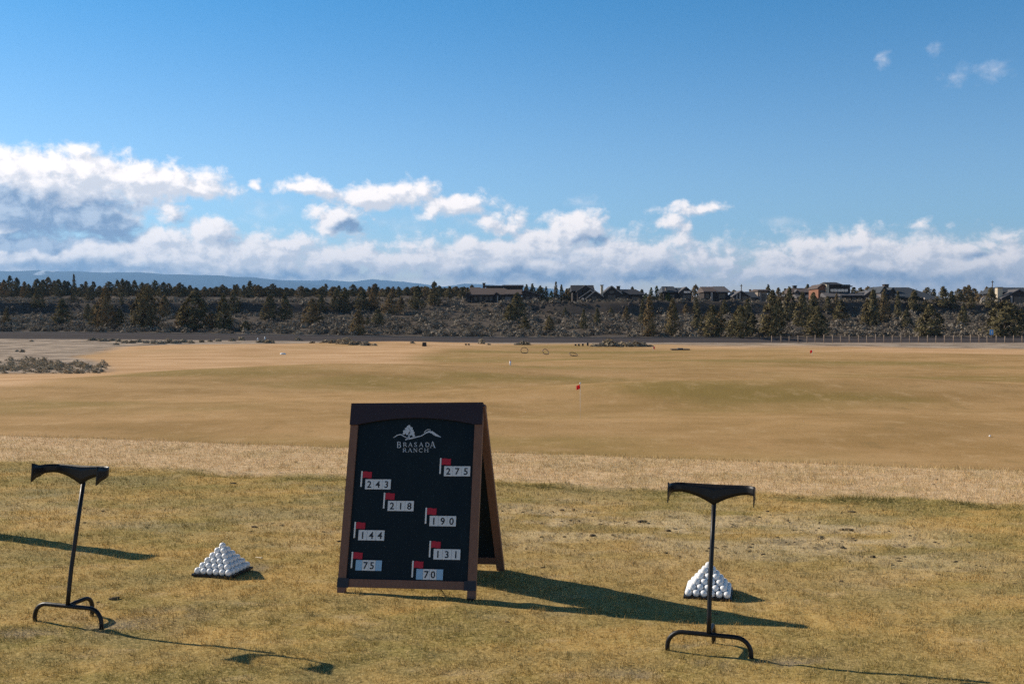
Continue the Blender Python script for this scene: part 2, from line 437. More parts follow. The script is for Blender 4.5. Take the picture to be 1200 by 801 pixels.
# ------------------------------------------------------------------ ground
rows = np.concatenate([[-300, -150, -80, -40, -20, -10, -5, 0], np.arange(1.5, 4, .25), np.arange(4, 16.5, .055), np.arange(16.5, 30, .16), np.arange(30, 60, .33),
                       np.arange(60, 145, .7), np.arange(145, 168, .28), np.arange(168, 216, .55), np.arange(216, 246, .26), np.arange(246, 260, .62), np.arange(260, 345, 2.0),
                       [360, 400, 500, 700, 1000, 1500, 2500, 4000, 6000, 9000, 12000, 15000, 19000]])
ucore = np.linspace(-.66, .66, 400)
uext = np.array([.70, .76, .85, 1.0, 1.2])
u = np.concatenate([-uext[::-1], ucore, uext])
ext = np.zeros_like(u); ext[:5] = -np.array([400, 120, 40, 15, 4]); ext[-5:] = np.array([4, 15, 40, 120, 400])
YY, UU = np.meshgrid(rows, u, indexing='ij'); EE = np.broadcast_to(ext, UU.shape)
XX = UU * np.maximum(YY, 3.0) + EE * np.minimum(1, 1.0)
XX = np.clip(XX, -14500, 14500)
x, y = XX.ravel(), YY.ravel()
z = H(x, y)
# small hollows where turf has been hacked out of the hitting area
zA, zB = zones(x, y)
near = (y > 3) & (y < 13)
z = z - .012 * zA[:, 2] * near
z = z - .010 * near * smooth((fbm(x * 6, y * 9, 61, 3) - .62) / .06) * zA[:, 3]
nr, nc = YY.shape
i0 = (np.arange(nr - 1)[:, None] * nc + np.arange(nc - 1)[None]).ravel()
faces = np.stack([i0, i0 + 1, i0 + nc + 1, i0 + nc], 1)
ground = link('ground', mesh_np('ground', np.stack([x, y, z], 1), faces, m_ground, {'zoneA': zA, 'zoneB': zB}, True))
tag(ground, kind='structure')

# road along the foot of the slope
xs = np.linspace(-150, 150, 160)
vr, fr = [], []
for i, xx in enumerate(xs):
    for yy in (155.0, 157.2, 159.5, 162.3):
        vr.append((xx, yy, H1(xx, yy) + .06))
for i in range(len(xs) - 1):
    for j in range(3): a = i * 4 + j; fr.append((a, a + 4, a + 5, a + 1))
tag(link('road', mesh_np('road', vr, fr, m_asphalt, None, True)), kind='structure')

# far mountains
def ridge(name, pts, dist, depth, mat, seed):
    pxs = np.array([p[0] for p in pts], float); pys = np.array([p[1] for p in pts], float)
    n, m_ = 260, 26
    gx = np.linspace(pxs[0], pxs[-1], n); top = np.interp(gx, pxs, pys)
    vs = []
    for j in range(m_):
        t = j / (m_ - 1)
        Y = dist + depth * (t - .5)
        prof = np.exp(-((t - .5) / .22) ** 2)
        X = (gx - 600) / F * dist
        zt = EYE + (HZ - top) / F * dist
        nz = (fbm(X / 900, np.full(n, Y / 900), seed, 5) - .5) * .5 * zt * (1 - prof) + (fbm(X / 300, np.full(n, Y / 300), seed + 3, 3) - .5) * .05 * zt
        zz = zt * prof + nz * min(1, 4 * t) * min(1, 4 * (1 - t))
        vs.append(np.stack([X, np.full(n, Y), np.maximum(zz, -5)], 1))
    vs = np.concatenate(vs)
    i0 = (np.arange(m_ - 1)[:, None] * n + np.arange(n - 1)[None]).ravel()
    o = link(name, mesh_np(name, vs, np.stack([i0, i0 + 1, i0 + n + 1, i0 + n], 1), mat, None, True))
    return tag(o, kind='structure')
m_mtn, nt = material('forested_mountain')
pos = nt.new('ShaderNodeNewGeometry').outputs['Position']
sxm = nt.new('ShaderNodeSeparateXYZ'); nt.l.new(pos, sxm.inputs[0])
sn = nt.math('MULTIPLY', nt.math('SUBTRACT', 1.0, nt.math('DIVIDE', nt.math('ABSOLUTE', nt.math('ADD', sxm.outputs[0], 6450)), 150), None, True), nt.ramp(nt.math('ADD', sxm.outputs[2], nt.math('MULTIPLY', sxm.outputs[0], -.15)), 1620, 1680))
sn = nt.math('MULTIPLY', nt.ramp(sn, .2, .5), nt.ramp(nt.noise(pos, .006, 4, .6), .42, .5))
mc = nt.mix(nt.noise(pos, .002, 5, .6), (.010, .018, .024), (.025, .034, .036))
principled(nt, nt.mix(sn, mc, (.85, .87, .9)), .95, .05)
m_snow, nt = material('snowy_mountain')
pos = nt.new('ShaderNodeNewGeometry').outputs['Position']
principled(nt, nt.mix(nt.ramp(nt.noise(pos, .004, 5, .65), .45, .6), (.7, .72, .75), (.2, .2, .2)), .9, .1)
ridge('mountain', [(-700, 318), (-300, 316), (0, 317), (90, 317.5), (150, 319.5), (220, 321), (300, 325), (345, 330), (400, 336), (470, 345)], 14000, 5200, m_mtn, 71)
ridge('mountain', [(240, 345), (290, 331), (322, 327), (350, 328.5), (385, 327.5), (412, 330), (438, 327.2), (462, 329), (490, 332), (520, 336), (545, 332), (575, 333), (640, 337), (700, 345)], 16800, 3400, m_mtn, 75)

# ------------------------------------------------------------------ mown grass of the tee and the straw strip (blades)
N = 1100000
lo, hi = math.log(3.5), math.log(21)
Yb = np.exp(lo + (hi - lo) * rng.random(N))
Xb = (rng.random(N) * 2 - 1) * .565 * Yb
outer = rng.random(N) < .26
Xb = np.where(outer, np.sign(Xb) * (.555 * Yb + 2.6 * rng.random(N) ** 1.3), Xb)
# clumping
keep = rng.random(N) < np.clip(.30 + 1.3 * (fbm(Xb * 16, Yb * 16, 81, 3) - .25), .12, 1)
bA, bB = zones(Xb, Yb)
keep &= rng.random(N) > .72 * bA[:, 2]
keep &= rng.random(N) > .35 * bA[:, 3]
keep &= rng.random(N) > smooth((V(Xb, Yb) - 11.7) / .9)
Xb, Yb, bA, bB = Xb[keep], Yb[keep], bA[keep], bB[keep]; N = len(Xb)
Zb = H(Xb, Yb)
far_s = Yb / 5.0
L = (.010 + .011 * rng.random(N)) * (1 + 1.1 * bA[:, 0] + 1.3 * bA[:, 1]) * np.clip(far_s, .9, 2.0) ** .45 * (.45 + 1.25 * smooth((fbm(Xb * 15, Yb * 15, 83, 2) - .25) / .5))
W = (.0020 + .0018 * rng.random(N)) * np.clip(far_s, .9, 3.2) * (1 - .45 * bA[:, 0])
ang = rng.random(N) * 2 * np.pi
tilt = np.abs(rng.normal(0, .75, N)) + .15
ta = rng.random(N) * 2 * np.pi
dx, dy, dz = np.sin(tilt) * np.cos(ta), np.sin(tilt) * np.sin(ta), np.cos(tilt)
b0 = np.stack([Xb - np.cos(ang) * W / 2, Yb - np.sin(ang) * W / 2, Zb - .004], 1)
b1 = np.stack([Xb + np.cos(ang) * W / 2, Yb + np.sin(ang) * W / 2, Zb - .004], 1)
b2 = np.stack([Xb + dx * L, Yb + dy * L, Zb + dz * L], 1)
vs = np.stack([b0, b1, b2], 1).reshape(-1, 3)
rep = lambda a: np.repeat(a, 3, axis=0)
bc = np.stack([rng.random(N), rng.random(N), np.zeros(N), np.ones(N)], 1)
g = link('grass', mesh_np('grass', vs, np.arange(3 * N).reshape(-1, 3), m_blade, {'zoneA': rep(bA), 'zoneB': rep(bB), 'blade': rep(bc)}))
tag(g, 'short dormant golden grass of the practice tee', 'grass', kind='stuff')

# clods of torn turf over the worn hitting area
vs, fs, tn = [], [], 0
ico = bmesh.new(); bmesh.ops.create_icosphere(ico, subdivisions=2, radius=1)
iv = np.array([v.co[:] for v in ico.verts]); ifc = np.array([[v.index for v in f.verts] for f in ico.faces]); ico.free()
cnt = 0; tries = 0
while cnt < 300 and tries < 16000:
    tries += 1
    yy = rng.uniform(4.6, 11.6); xx = rng.uniform(-.56, .56) * yy
    zA_, _ = zones(np.array([xx]), np.array([yy]))
    p = .012 + .95 * zA_[0, 3] ** 1.5 + .05 * zA_[0, 0]
    if rng.random() > p: continue
    s = rng.uniform(.003, .010) * (2.0 if rng.random() < .12 else 1) * (1.0 if zA_[0, 3] > .2 else .8)
    q = iv * (1 + .45 * (rng.random((len(iv), 1)) - .5)) * np.array([s * rng.uniform(1.0, 2.6), s * rng.uniform(.7, 1.3), s * rng.uniform(.35, .75)])
    a = rng.uniform(-.6, .6); q = np.stack([q[:, 0] * math.cos(a) - q[:, 1] * math.sin(a), q[:, 0] * math.sin(a) + q[:, 1] * math.cos(a), q[:, 2]], 1)
    vs.append(q + np.array([xx, yy, H1(xx, yy) + s * .25])); fs.append(ifc + tn); tn += len(iv); cnt += 1
tag(link('turf_clods', mesh_np('turf_clods', np.concatenate(vs), np.concatenate(fs), m_clod)), 'dark torn clods of turf scattered over the worn hitting grass', 'turf clods', kind='stuff')

# ------------------------------------------------------------------ A-frame distance board
TH, ROLL = R(-10), R(-1.2)
SX, SY = wx(474.0, 5.916), 5.916
board = thing('sandwich_board', 'large A-frame chalkboard with red flags, yardage numbers and white emblem, on the tee', 'sign board',
              (SX, SY, H1(SX, SY) - .004), TH, ry=ROLL)
PL, DEP = 1.182, .36                       # panel length, horizontal run of the lean
lean = math.asin(DEP / PL)
def fp(u, w, t):                           # front panel: u across, w up the panel, t out of the face towards the viewer
    return Vector((u, w * math.sin(lean) - t * math.cos(lean), w * math.cos(lean) + t * math.sin(lean)))
def rp(u, w, t):                           # rear panel
    return Vector((u + .012 + .032 * (1 - w / PL), 2 * DEP + .012 - w * math.sin(lean) + t * math.cos(lean), w * math.cos(lean) + t * math.sin(lean)))
def slab(name, f, pts, t0, t1, mat, parent, bev=.0015):
    mb = MB(); mb.poly_prism(pts, lambda p, q, t: f(p, q, t), t0, t1)
    if bev: mb.bevel(bev, 1)
    return mb.build(name, mat, parent)
rect = lambda a, b, c_, d: [(a, c_), (b, c_), (b, d), (a, d)]
HW = .428; ST = .050
board_root_m = Matrix.Translation(board.location) @ Matrix.Rotation(TH, 4, 'Z') @ Matrix.Rotation(ROLL, 4, 'Y')
inv = board_root_m.inverted()
pitch = math.atan(20.5 / F)
def px_dir(px, py):
    a, b = (px - 600) / F, (400.5 - py) / F
    return Vector((a, math.cos(pitch) + b * math.sin(pitch), -math.sin(pitch) + b * math.cos(pitch)))
def on_board(px, py):
    """place on the front panel seen at a place in the photo -> (u, w)"""
    o = inv @ Vector((0, 0, EYE)); d = inv.to_3x3() @ px_dir(px, py)
    P0, n = fp(0, 0, 0), (fp(0, 0, 1) - fp(0, 0, 0))
    k = (P0 - o).dot(n) / d.dot(n); P = o + d * k
    return P.x, (P - P0).dot(fp(0, 1, 0) - fp(0, 0, 0))
slab('stile', fp, rect(-HW, -HW + ST, 0, PL), -.030, .0, m_wood, board)
slab('stile', fp, rect(HW - ST, HW, 0, PL), -.030, .0, m_wood, board)
slab('bottom_rail', fp, rect(-HW + ST, HW - ST, .050, .098), -.027, -.002, m_wood, board)
slab('chalk_panel', fp, rect(-HW + ST, HW - ST, .098, PL - .01), -.020, -.012, m_board, board, 0)
arch = []
for k in range(25):
    s = -1 + 2 * k / 24
    arch.append((s * (HW - .050), PL - .136 + .042 * (1 - s * s)))
slab('header', fp, [(-HW, PL + .003), (-HW, PL - .136)] + arch + [(HW, PL - .136), (HW, PL + .003)], .0005, .016, m_head, board)
for sgn in (-1, 1):
    a, b = sorted((sgn * (HW + .002), sgn * (HW - ST - .020)))
    slab('corner_bracket', fp, rect(a, b, .046, .102), .0008, .004, m_bracket, board, .0008)
    f = MB(); f.box(*sorted((sgn * HW - sgn * .047, sgn * HW - sgn * .005)), -.024, -.005, -.004, .003); f.build('leg_foot', m_black, board)
slab('rear_stile', rp, rect(-HW, -HW + ST, 0, PL - .01), -.030, .0, m_wood, board)
slab('rear_stile', rp, rect(HW - ST, HW, 0, PL - .01), -.030, .0, m_wood, board)
slab('rear_rail', rp, rect(-HW + ST, HW - ST, .050, .098), -.027, -.002, m_wood, board)
slab('rear_panel', rp, rect(-HW + ST, HW - ST, .098, PL - .02), -.020, -.012, m_board, board, 0)
for sgn in (-1, 1):
    h = MB(); h.tube([fp(sgn * (HW - .03), PL - .02, -.034), fp(sgn * (HW + .012), PL - .02, -.034)], .013, 12); h.build('hinge', m_black, board)
    ch = MB(); ch.tube([fp(sgn * (HW - .07), .42, -.03), Vector((sgn * (HW - .07), DEP, .33)), rp(sgn * (HW - .07), .42, -.03)], .003, 6); ch.build('spreader_chain', m_black, board)

# number plates and little flags on the panel
def digit_mesh(ch, h, thick):
    cu = bpy.data.curves.new('digit', 'FONT'); cu.body = ch; cu.size = h / .72; cu.align_x = 'CENTER'
    cu.extrude = thick; cu.offset = h * .022; cu.resolution_u = 3
    o = bpy.data.objects.new('digit_tmp', cu); COL.objects.link(o)
    dg = bpy.context.evaluated_depsgraph_get()
    me = bpy.data.meshes.new_from_object(o.evaluated_get(dg))
    bpy.data.objects.remove(o); bpy.data.curves.remove(cu)
    me.materials.clear(); me.materials.append(m_digit); me.name = 'digit'
    return me
DIG = {}
Mpanel = Matrix(((1, 0, 0, 0), (0, math.sin(lean), -math.cos(lean), 0), (0, math.cos(lean), math.sin(lean), 0), (0, 0, 0, 1)))
PLATES = [('275', 520.3, 545.7, 0), ('243', 427.9, 561.0, 0), ('218', 454.4, 586.2, 0), ('190', 503.3, 603.8, 0),
          ('144', 420.0, 620.4, 0), ('131', 508.0, 642.6, 0), ('75', 416.7, 655.5, 1), ('70', 487.7, 666.0, 1)]
for txt, px, py, blue in PLATES:
    u0, w1 = on_board(px, py); u1, w0 = on_board(px + 31.2, py + 11.4)
    w0 = w1 - .0615; u1 = u0 + .166
    plate = slab('number_plate', fp, rect(u0 - .003, u1 + .003, w0 - .003, w1 + .003), -.012 + .0002, -.008, m_black, board, .0006)
    plate["label"] = "number plate reading " + txt
    n = 4 if blue else 3
    edges = [0, .25, .5, .76, 1.0] if blue else [0, 1 / 3, 2 / 3, 1.0]
    for k in range(n):
        a = u0 + (u1 - u0) * edges[k] + .0007; b = u0 + (u1 - u0) * edges[k + 1] - .0007
        pale = not (blue and k in (0, 3))
        slab('number_tile' if pale else 'blue_tile', fp, rect(a, b, w0, w1), -.0078, -.0055, m_tile if pale else m_bluetile, plate, .0004)
        if pale:
            ch = txt[k - 1] if blue else txt[k]
            if ch not in DIG: DIG[ch] = digit_mesh(ch, .042, .0006)
            d = link('digit', DIG[ch], plate)
            d.matrix_local = Mpanel @ Matrix.Translation(((a + b) / 2, (w0 + w1) / 2 - .021, -.0048))
    fu, fw = on_board(px - 4.2, py - 8.8)
    slab('flag_staff', fp, rect(fu - .004, fu + .005, fw - .093, fw + .004), -.0115, -.0075, m_white, board, .0005)
    wav = [(fu + .007, fw + .001)] + [(fu + .007 + .058 * t, fw + .001 + .0025 * math.sin(t * 6)) for t in (.33, .66, 1)] + \
          [(fu + .007 + .058 * t, fw - .038 + .0025 * math.sin(t * 6)) for t in (1, .66, .33, 0)]
    slab('red_flag', fp, wav, -.0115, -.008, m_redflag, board, 0)

# emblem: hills, tree and serif words, cut from thin vinyl
LOGO = MB()
def lg(px, py):
    return on_board(px, py)
def strip(pts, wd):
    """ribbon of varying width along photo-measured points"""
    P = [Vector(lg(*p)) for p in pts]
    ws = wd if isinstance(wd, (list, tuple)) else [wd] * len(P)
    L_, R_ = [], []
    for i, p in enumerate(P):
        t = (P[min(i + 1, len(P) - 1)] - P[max(i - 1, 0)]).normalized(); nn = Vector((-t.y, t.x))
        L_.append(p + nn * ws[i] / 2); R_.append(p - nn * ws[i] / 2)
    a = [LOGO.bm.verts.new(fp(q.x, q.y, -.0105)) for q in L_]; b = [LOGO.bm.verts.new(fp(q.x, q.y, -.0105)) for q in R_]
    a2 = [LOGO.bm.verts.new(fp(q.x, q.y, -.0121)) for q in L_]; b2 = [LOGO.bm.verts.new(fp(q.x, q.y, -.0121)) for q in R_]
    for i in range(len(P) - 1):
        LOGO.bm.faces.new((a[i], a[i + 1], b[i + 1], b[i])); LOGO.bm.faces.new((a2[i], b2[i], b2[i + 1], a2[i + 1]))
        LOGO.bm.faces.new((a[i], a2[i], a2[i + 1], a[i + 1])); LOGO.bm.faces.new((b[i], b[i + 1], b2[i + 1], b2[i]))
def Lp(cx, cy): return 440 + cx / 12, 490 + cy / 12          # measured on a 12x enlargement
strip([Lp(*p) for p in ((238, 268), (270, 252), (300, 230), (335, 221), (365, 226), (390, 245), (425, 262), (470, 268))], [.0015, .0045, .006, .006, .006, .005, .0045, .003])
strip([Lp(*p) for p in ((412, 297), (440, 284), (490, 276), (560, 258), (640, 240), (700, 200), (745, 180), (790, 190), (840, 225), (915, 260))],
      [.005, .008, .009, .007, .006, .007, .010, .014, .015, .002])
strip([Lp(*p) for p in ((680, 195), (700, 165), (735, 148), (772, 156))], [.0045, .004, .004, .003])
strip([Lp(*p) for p in ((455, 290), (466, 260), (462, 225))], [.013, .008, .006])
tr_rnd = random.Random(5)
def leafblob(cx, cy, r):
    c0 = Vector(lg(*Lp(cx, cy))); rr = r / 12 / 196
    n = 9
    pts = [(c0.x + math.cos(2 * math.pi * k / n) * rr * tr_rnd.uniform(.7, 1.15), c0.y + math.sin(2 * math.pi * k / n) * rr * tr_rnd.uniform(.7, 1.15)) for k in range(n)]
    LOGO.poly_prism(pts, lambda p, q, t: fp(p, q, t), -.0121, -.0103 + tr_rnd.uniform(0, .0004))
for cx, cy, r in ((462, 112, 26), (430, 140, 26), (490, 135, 30), (405, 178, 30), (450, 170, 34), (505, 175, 30), (395, 205, 20), (440, 205, 24), (520, 205, 28), (490, 215, 22), (530, 238, 22)):
    leafblob(cx, cy, r)
# serif capitals on a 0..1 cell: strokes (x0,y0,x1,y1,weight) and serif dashes
def arcp(cx, cy, rx, ry, a0, a1, n=9): return [(cx + rx * math.cos(R(a0 + (a1 - a0) * i / n)), cy + ry * math.sin(R(a0 + (a1 - a0) * i / n))) for i in range(n + 1)]
TH_, TN = .17, .075
GL = {
 'B': [([(.2, 0), (.2, 1)], TH_), ([(.08, .03), (.5, .03)], TN), ([(.08, .97), (.48, .97)], TN), ([(.2, .52), (.48, .52)], TN), (arcp(.46, .75, .20, .22, 90, -90), .13), (arcp(.48, .27, .25, .24, 90, -90), .15)],
 'R': [([(.2, 0), (.2, 1)], TH_), ([(.08, .03), (.34, .03)], TN), ([(.08, .97), (.48, .97)], TN), ([(.2, .48), (.48, .48)], TN), (arcp(.46, .73, .22, .24, 90, -90), .14), ([(.42, .48), (.8, .03)], .15), ([(.7, .03), (.92, .03)], TN)],
 'A': [([(.47, 1), (.12, .02)], TN), ([(.47, 1), (.84, .02)], TH_), ([(.24, .34), (.70, .34)], TN), ([(.0, .03), (.26, .03)], TN), ([(.68, .03), (.98, .03)], TN)],
 'S': [(arcp(.45, .74, .25, .23, 30, 200), .13), ([(.22, .66), (.45, .52), (.68, .36)], .16), (arcp(.44, .26, .26, .23, 20, -160), .13), ([(.69, .98), (.69, .76)], TN), ([(.18, .24), (.18, .02)], TN)],
 'D': [([(.2, 0), (.2, 1)], TH_), ([(.08, .03), (.45, .03)], TN), ([(.08, .97), (.45, .97)], TN), (arcp(.42, .5, .42, .47, 90, -90, 14), .15)],
 'N': [([(.18, 0), (.18, 1)], TN), ([(.18, .98), (.80, .04)], TH_), ([(.80, 0), (.80, 1)], TN), ([(.05, .03), (.32, .03)], TN), ([(.02, .97), (.25, .97)], TN), ([(.66, .97), (.94, .97)], TN)],
 'C': [(arcp(.5, .5, .38, .46, 45, 315, 16), .14), ([(.80, .98), (.80, .72)], TN)],
 'H': [([(.18, 0), (.18, 1)], .15), ([(.80, 0), (.80, 1)], .15), ([(.18, .5), (.8, .5)], TN), ([(.04, .03), (.32, .03)], TN), ([(.04, .97), (.32, .97)], TN), ([(.66, .03), (.94, .03)], TN), ([(.66, .97), (.94, .97)], TN)],
}
def letter(chx, x0, yb, wid, hei):
    for pts, wt in GL[chx]:
        strip([Lp(x0 + px_ * wid, yb - py_ * hei) for px_, py_ in pts], wt * hei / 12 / 196 * .85)
for chx, x0, w_, yb, h_ in (('B', 290, 78, 408, 86), ('R', 378, 66, 394, 62), ('A', 452, 66, 394, 62), ('S', 530, 62, 394, 62), ('A', 604, 66, 394, 62), ('D', 690, 68, 394, 62), ('A', 757, 84, 408, 90)):
    letter(chx, x0, yb, w_, h_)
for chx, x0 in (('R', 372), ('A', 446), ('N', 522), ('C', 600), ('H', 676)):
    letter(chx, x0, 470, 68, 56)
LOGO.build('emblem', m_logo, board)

# ------------------------------------------------------------------ club stands
def make_stand(label, foot_l, foot_r, hgt=.83, leanb=.17, top_off=0):
    """two front feet on an arch, one rear foot, a post leaning back, a curled cradle plate on top"""
    mx, my = (foot_l[0] + foot_r[0]) / 2, (foot_l[1] + foot_r[1]) / 2
    rz = math.atan2(foot_r[1] - foot_l[1], foot_r[0] - foot_l[0])
    t = thing('club_stand', label, 'club stand', (mx, my, H1(mx, my)), rz, 'club stands on the tee')
    hw, hh, r = math.dist(foot_l, foot_r) / 2, .100, .075
    tr_ = .0115
    pth = [(-hw, 0, -.02), (-hw, 0, hh - r)] + [(-hw + r - r * math.cos(R(a)), 0, hh - r + r * math.sin(R(a))) for a in (15, 30, 45, 60, 75, 90)]
    pth += [(x_, 0, hh) for x_ in (-.06, 0, .06)]
    pth += [(-q[0], 0, q[2]) for q in pth[:8][::-1]]
    MB().tube(pth, tr_, 12).build('front_arch', m_steel, t)
    rl, rb = .190, .055
    MB().tube([(0, .004, hh), (0, .06, hh + .004), (0, rl - rb, hh + .004)] + [(0, rl - rb + rb * math.sin(R(a)), hh + .004 - rb + rb * math.cos(R(a))) for a in (18, 36, 54, 72, 90)] + [(0, rl, -.02)], tr_, 12).build('rear_leg', m_steel, t)
    zc = hgt - .088
    post = [(0, .0, hh + .006), (0, .012, hh + .09), (0, .030, hh + .2), (0, .030 + (leanb - .03) * .5, (hh + .2 + zc) / 2), (0, leanb, zc)]
    MB().tube(post, .0115, 12).build('post', m_steel, t)
    # cradle: flat plate whose ends curl round towards the front and flare
    half, rad, fl = .150, .060, .075
    smax = half + rad * math.pi / 2 + fl
    def centre(s):
        a = abs(s); sg = 1 if s >= 0 else -1
        if a <= half: return Vector((s, 0)), Vector((0, -1))
        if a <= half + rad * math.pi / 2:
            th = (a - half) / rad
            return Vector((sg * (half + rad * math.sin(th)), -rad * (1 - math.cos(th)))), Vector((-sg * math.sin(th), -math.cos(th)))
        q = a - half - rad * math.pi / 2
        return Vector((sg * (half + rad), -rad - q)), Vector((-sg, 0))
    def prof(s):
        a = abs(s) / smax
        topz = .004 * a + .016 * smooth((a - .80) / .2)
        lowz = -.104 + .060 * (1 - (1 - min(1, a / .55)) ** 1.8) - .016 * float(smooth((a - .66) / .2)) - .020 * float(smooth((a - .86) / .14))
        return float(topz), float(lowz)
    n = 56; bm = bmesh.new(); F_, B_ = [], []
    lt = leanb / (zc - hh)
    for i in range(n + 1):
        s = -smax + 2 * smax * i / n
        c0, nn = centre(s); tz, lz = prof(s)
        for lst, off in ((F_, .0022), (B_, -.0022)):
            q = c0 + nn * off
            lst.append([bm.verts.new((q.x, leanb - .016 + q.y + lt * zz * .4, hgt + zz)) for zz in (tz, tz * .67 + lz * .33, tz * .33 + lz * .67, lz)])
    for i in range(n):
        for j in range(3):
            bm.faces.new((F_[i][j], F_[i][j + 1], F_[i + 1][j + 1], F_[i + 1][j])).smooth = True
            bm.faces.new((B_[i][j], B_[i + 1][j], B_[i + 1][j + 1], B_[i][j + 1])).smooth = True
        bm.faces.new((F_[i][0], F_[i + 1][0], B_[i + 1][0], B_[i][0])); bm.faces.new((F_[i][3], B_[i][3], B_[i + 1][3], F_[i + 1][3]))
    for i in (0, n): bm.faces.new([F_[i][j] for j in range(4)] + [B_[i][j] for j in (3, 2, 1, 0)])
    mb = MB(); mb.bm.free(); mb.bm = bm; mb.build('cradle_plate', m_steel, t)
    return t
make_stand('black steel club stand beside the left pyramid of golf balls, seen side on', (-2.605, 5.41), (-2.19, 5.285), .845, .13)
make_stand('black steel club stand in front of the right pyramid of golf balls, seen head on', (.776, 4.945), (1.163, 4.815), .815, .19)

# ------------------------------------------------------------------ golf ball pyramids
bm = bmesh.new(); bmesh.ops.create_icosphere(bm, subdivisions=3, radius=.02135)
for f in bm.faces: f.smooth = True
ballme = bpy.data.meshes.new('golf_ball'); bm.to_mesh(ballme); bm.free(); ballme.materials.append(m_ball)
ORD = ['first', 'second', 'third', 'fourth', 'fifth', 'sixth', 'seventh', 'eighth', 'ninth', 'tenth', 'eleventh', 'twelfth', 'thirteenth', 'fourteenth', 'fifteenth', 'sixteenth',
       'seventeenth', 'eighteenth', 'nineteenth', 'twentieth', 'twenty-first', 'twenty-second', 'twenty-third', 'twenty-fourth', 'twenty-fifth', 'twenty-sixth', 'twenty-seventh',
       'twenty-eighth', 'twenty-ninth', 'thirtieth']
LAYER = ['bottom layer', 'second layer', 'third layer', 'fourth layer', 'fifth layer']
def pyramid(fl, ang, where, shown):
    D = .0427; S = .0448
    ux = Vector((math.cos(ang), math.sin(ang), 0)); uy = Vector((-math.sin(ang), math.cos(ang), 0))
    size = 5 * S + D + .012
    base = Vector((fl[0], fl[1], 0)); c = base + (ux + uy) * size / 2
    z0 = H1(c.x, c.y) + .006
    t = thing('ball_tray', 'flat black square tray under the golf ball pyramid ' + where, 'ball tray', (c.x, c.y, z0), ang, 'ball trays')
    MB().box(-size / 2, size / 2, -size / 2, size / 2, 0, .008).bevel(.003, 2).build('tray_base', m_black, t)
    rim = MB(); h = size / 2 + .001
    rim.box(-h, h, -h, -h + .006, .001, .015); rim.box(-h, h, h - .006, h, .001, .015)
    rim.box(-h, -h + .006, -h + .0062, h - .0062, .001, .015); rim.box(h - .006, h, -h + .0062, h - .0062, .001, .015)
    rim.build('tray_rim', m_black, t)
    for k in range(6):
        m = 6 - k
        off = (size - ((m - 1) * S)) / 2
        zz = z0 + .010 + D / 2 + k * math.sqrt(max(D * D - S * S / 2, 0)) 
        for i in range(m):
            for j in range(m):
                if not (i in (0, m - 1) or j in (0, m - 1)): continue
                p = base + ux * (off + i * S) + uy * (off + j * S)
                o = link('golf_ball', ballme); o.location = (p.x, p.y, zz)
                o.rotation_euler = (rnd.random() * 6, rnd.random() * 6, rnd.random() * 6)
                grp = None
                if k == 5: lab = f'white golf ball at the very top of the pyramid {where}'
                elif j == 0: lab = f'white golf ball, {ORD[i]} from left in front row of {LAYER[k]}, pyramid {where}'
                elif i == m - 1 and shown == 'right' or i == 0 and shown == 'left': lab = f'white golf ball, {ORD[j]} back along {shown} edge of {LAYER[k]}, pyramid {where}'
                elif i in (0, m - 1): lab = f'white golf ball, {ORD[j]} back on {"left" if i == 0 else "right"} edge of {LAYER[k]}, pyramid {where}'
                else: lab = f'white golf ball, {ORD[i]} across hidden back row of {LAYER[k]}, pyramid {where}'
                tag(o, lab, 'golf ball', 'golf balls of the pyramid ' + where)
pyramid((-2.06, 6.375), R(-15.5), 'left of board', 'right')
pyramid((1.018, 5.885), R(-14), 'behind right stand', 'right')

# a loose wooden tee on the grass by the left pyramid
gx, gy, gz = ground_at(302, 657)
t = tag(link('golf_tee', None), 'pale wooden golf tee lying on grass right of the left ball pyramid', 'golf tee'); t.location = (gx, gy, gz + .016); t.rotation_euler = (R(88), 0, R(60))
MB().tube([(0, 0, -.03), (0, 0, -.022), (0, 0, .018), (0, 0, .026), (0, 0, .03)], [.0008, .0028, .003, .0055, .0062], 10).build('tee_peg', simple('tee_wood', (.75, .62, .42), .6), t)

# post beyond the left edge whose shadow crosses the grass
qx, qy = -4.30, 7.785
t = thing('wooden_post', 'square wooden post whose long shadow crosses the grass behind the left club stand', 'post', (qx, qy, H1(qx, qy)), R(-15))
MB().box(-.07, .07, -.07, .07, -.1, 1.10).bevel(.006, 2).build('shaft', m_postwood, t)
mb = MB(); mb.hull([(-.08, -.08, 1.101), (.08, -.08, 1.101), (.08, .08, 1.101), (-.08, .08, 1.101), (0, 0, 1.15)]); mb.build('post_cap', m_postwood, t)

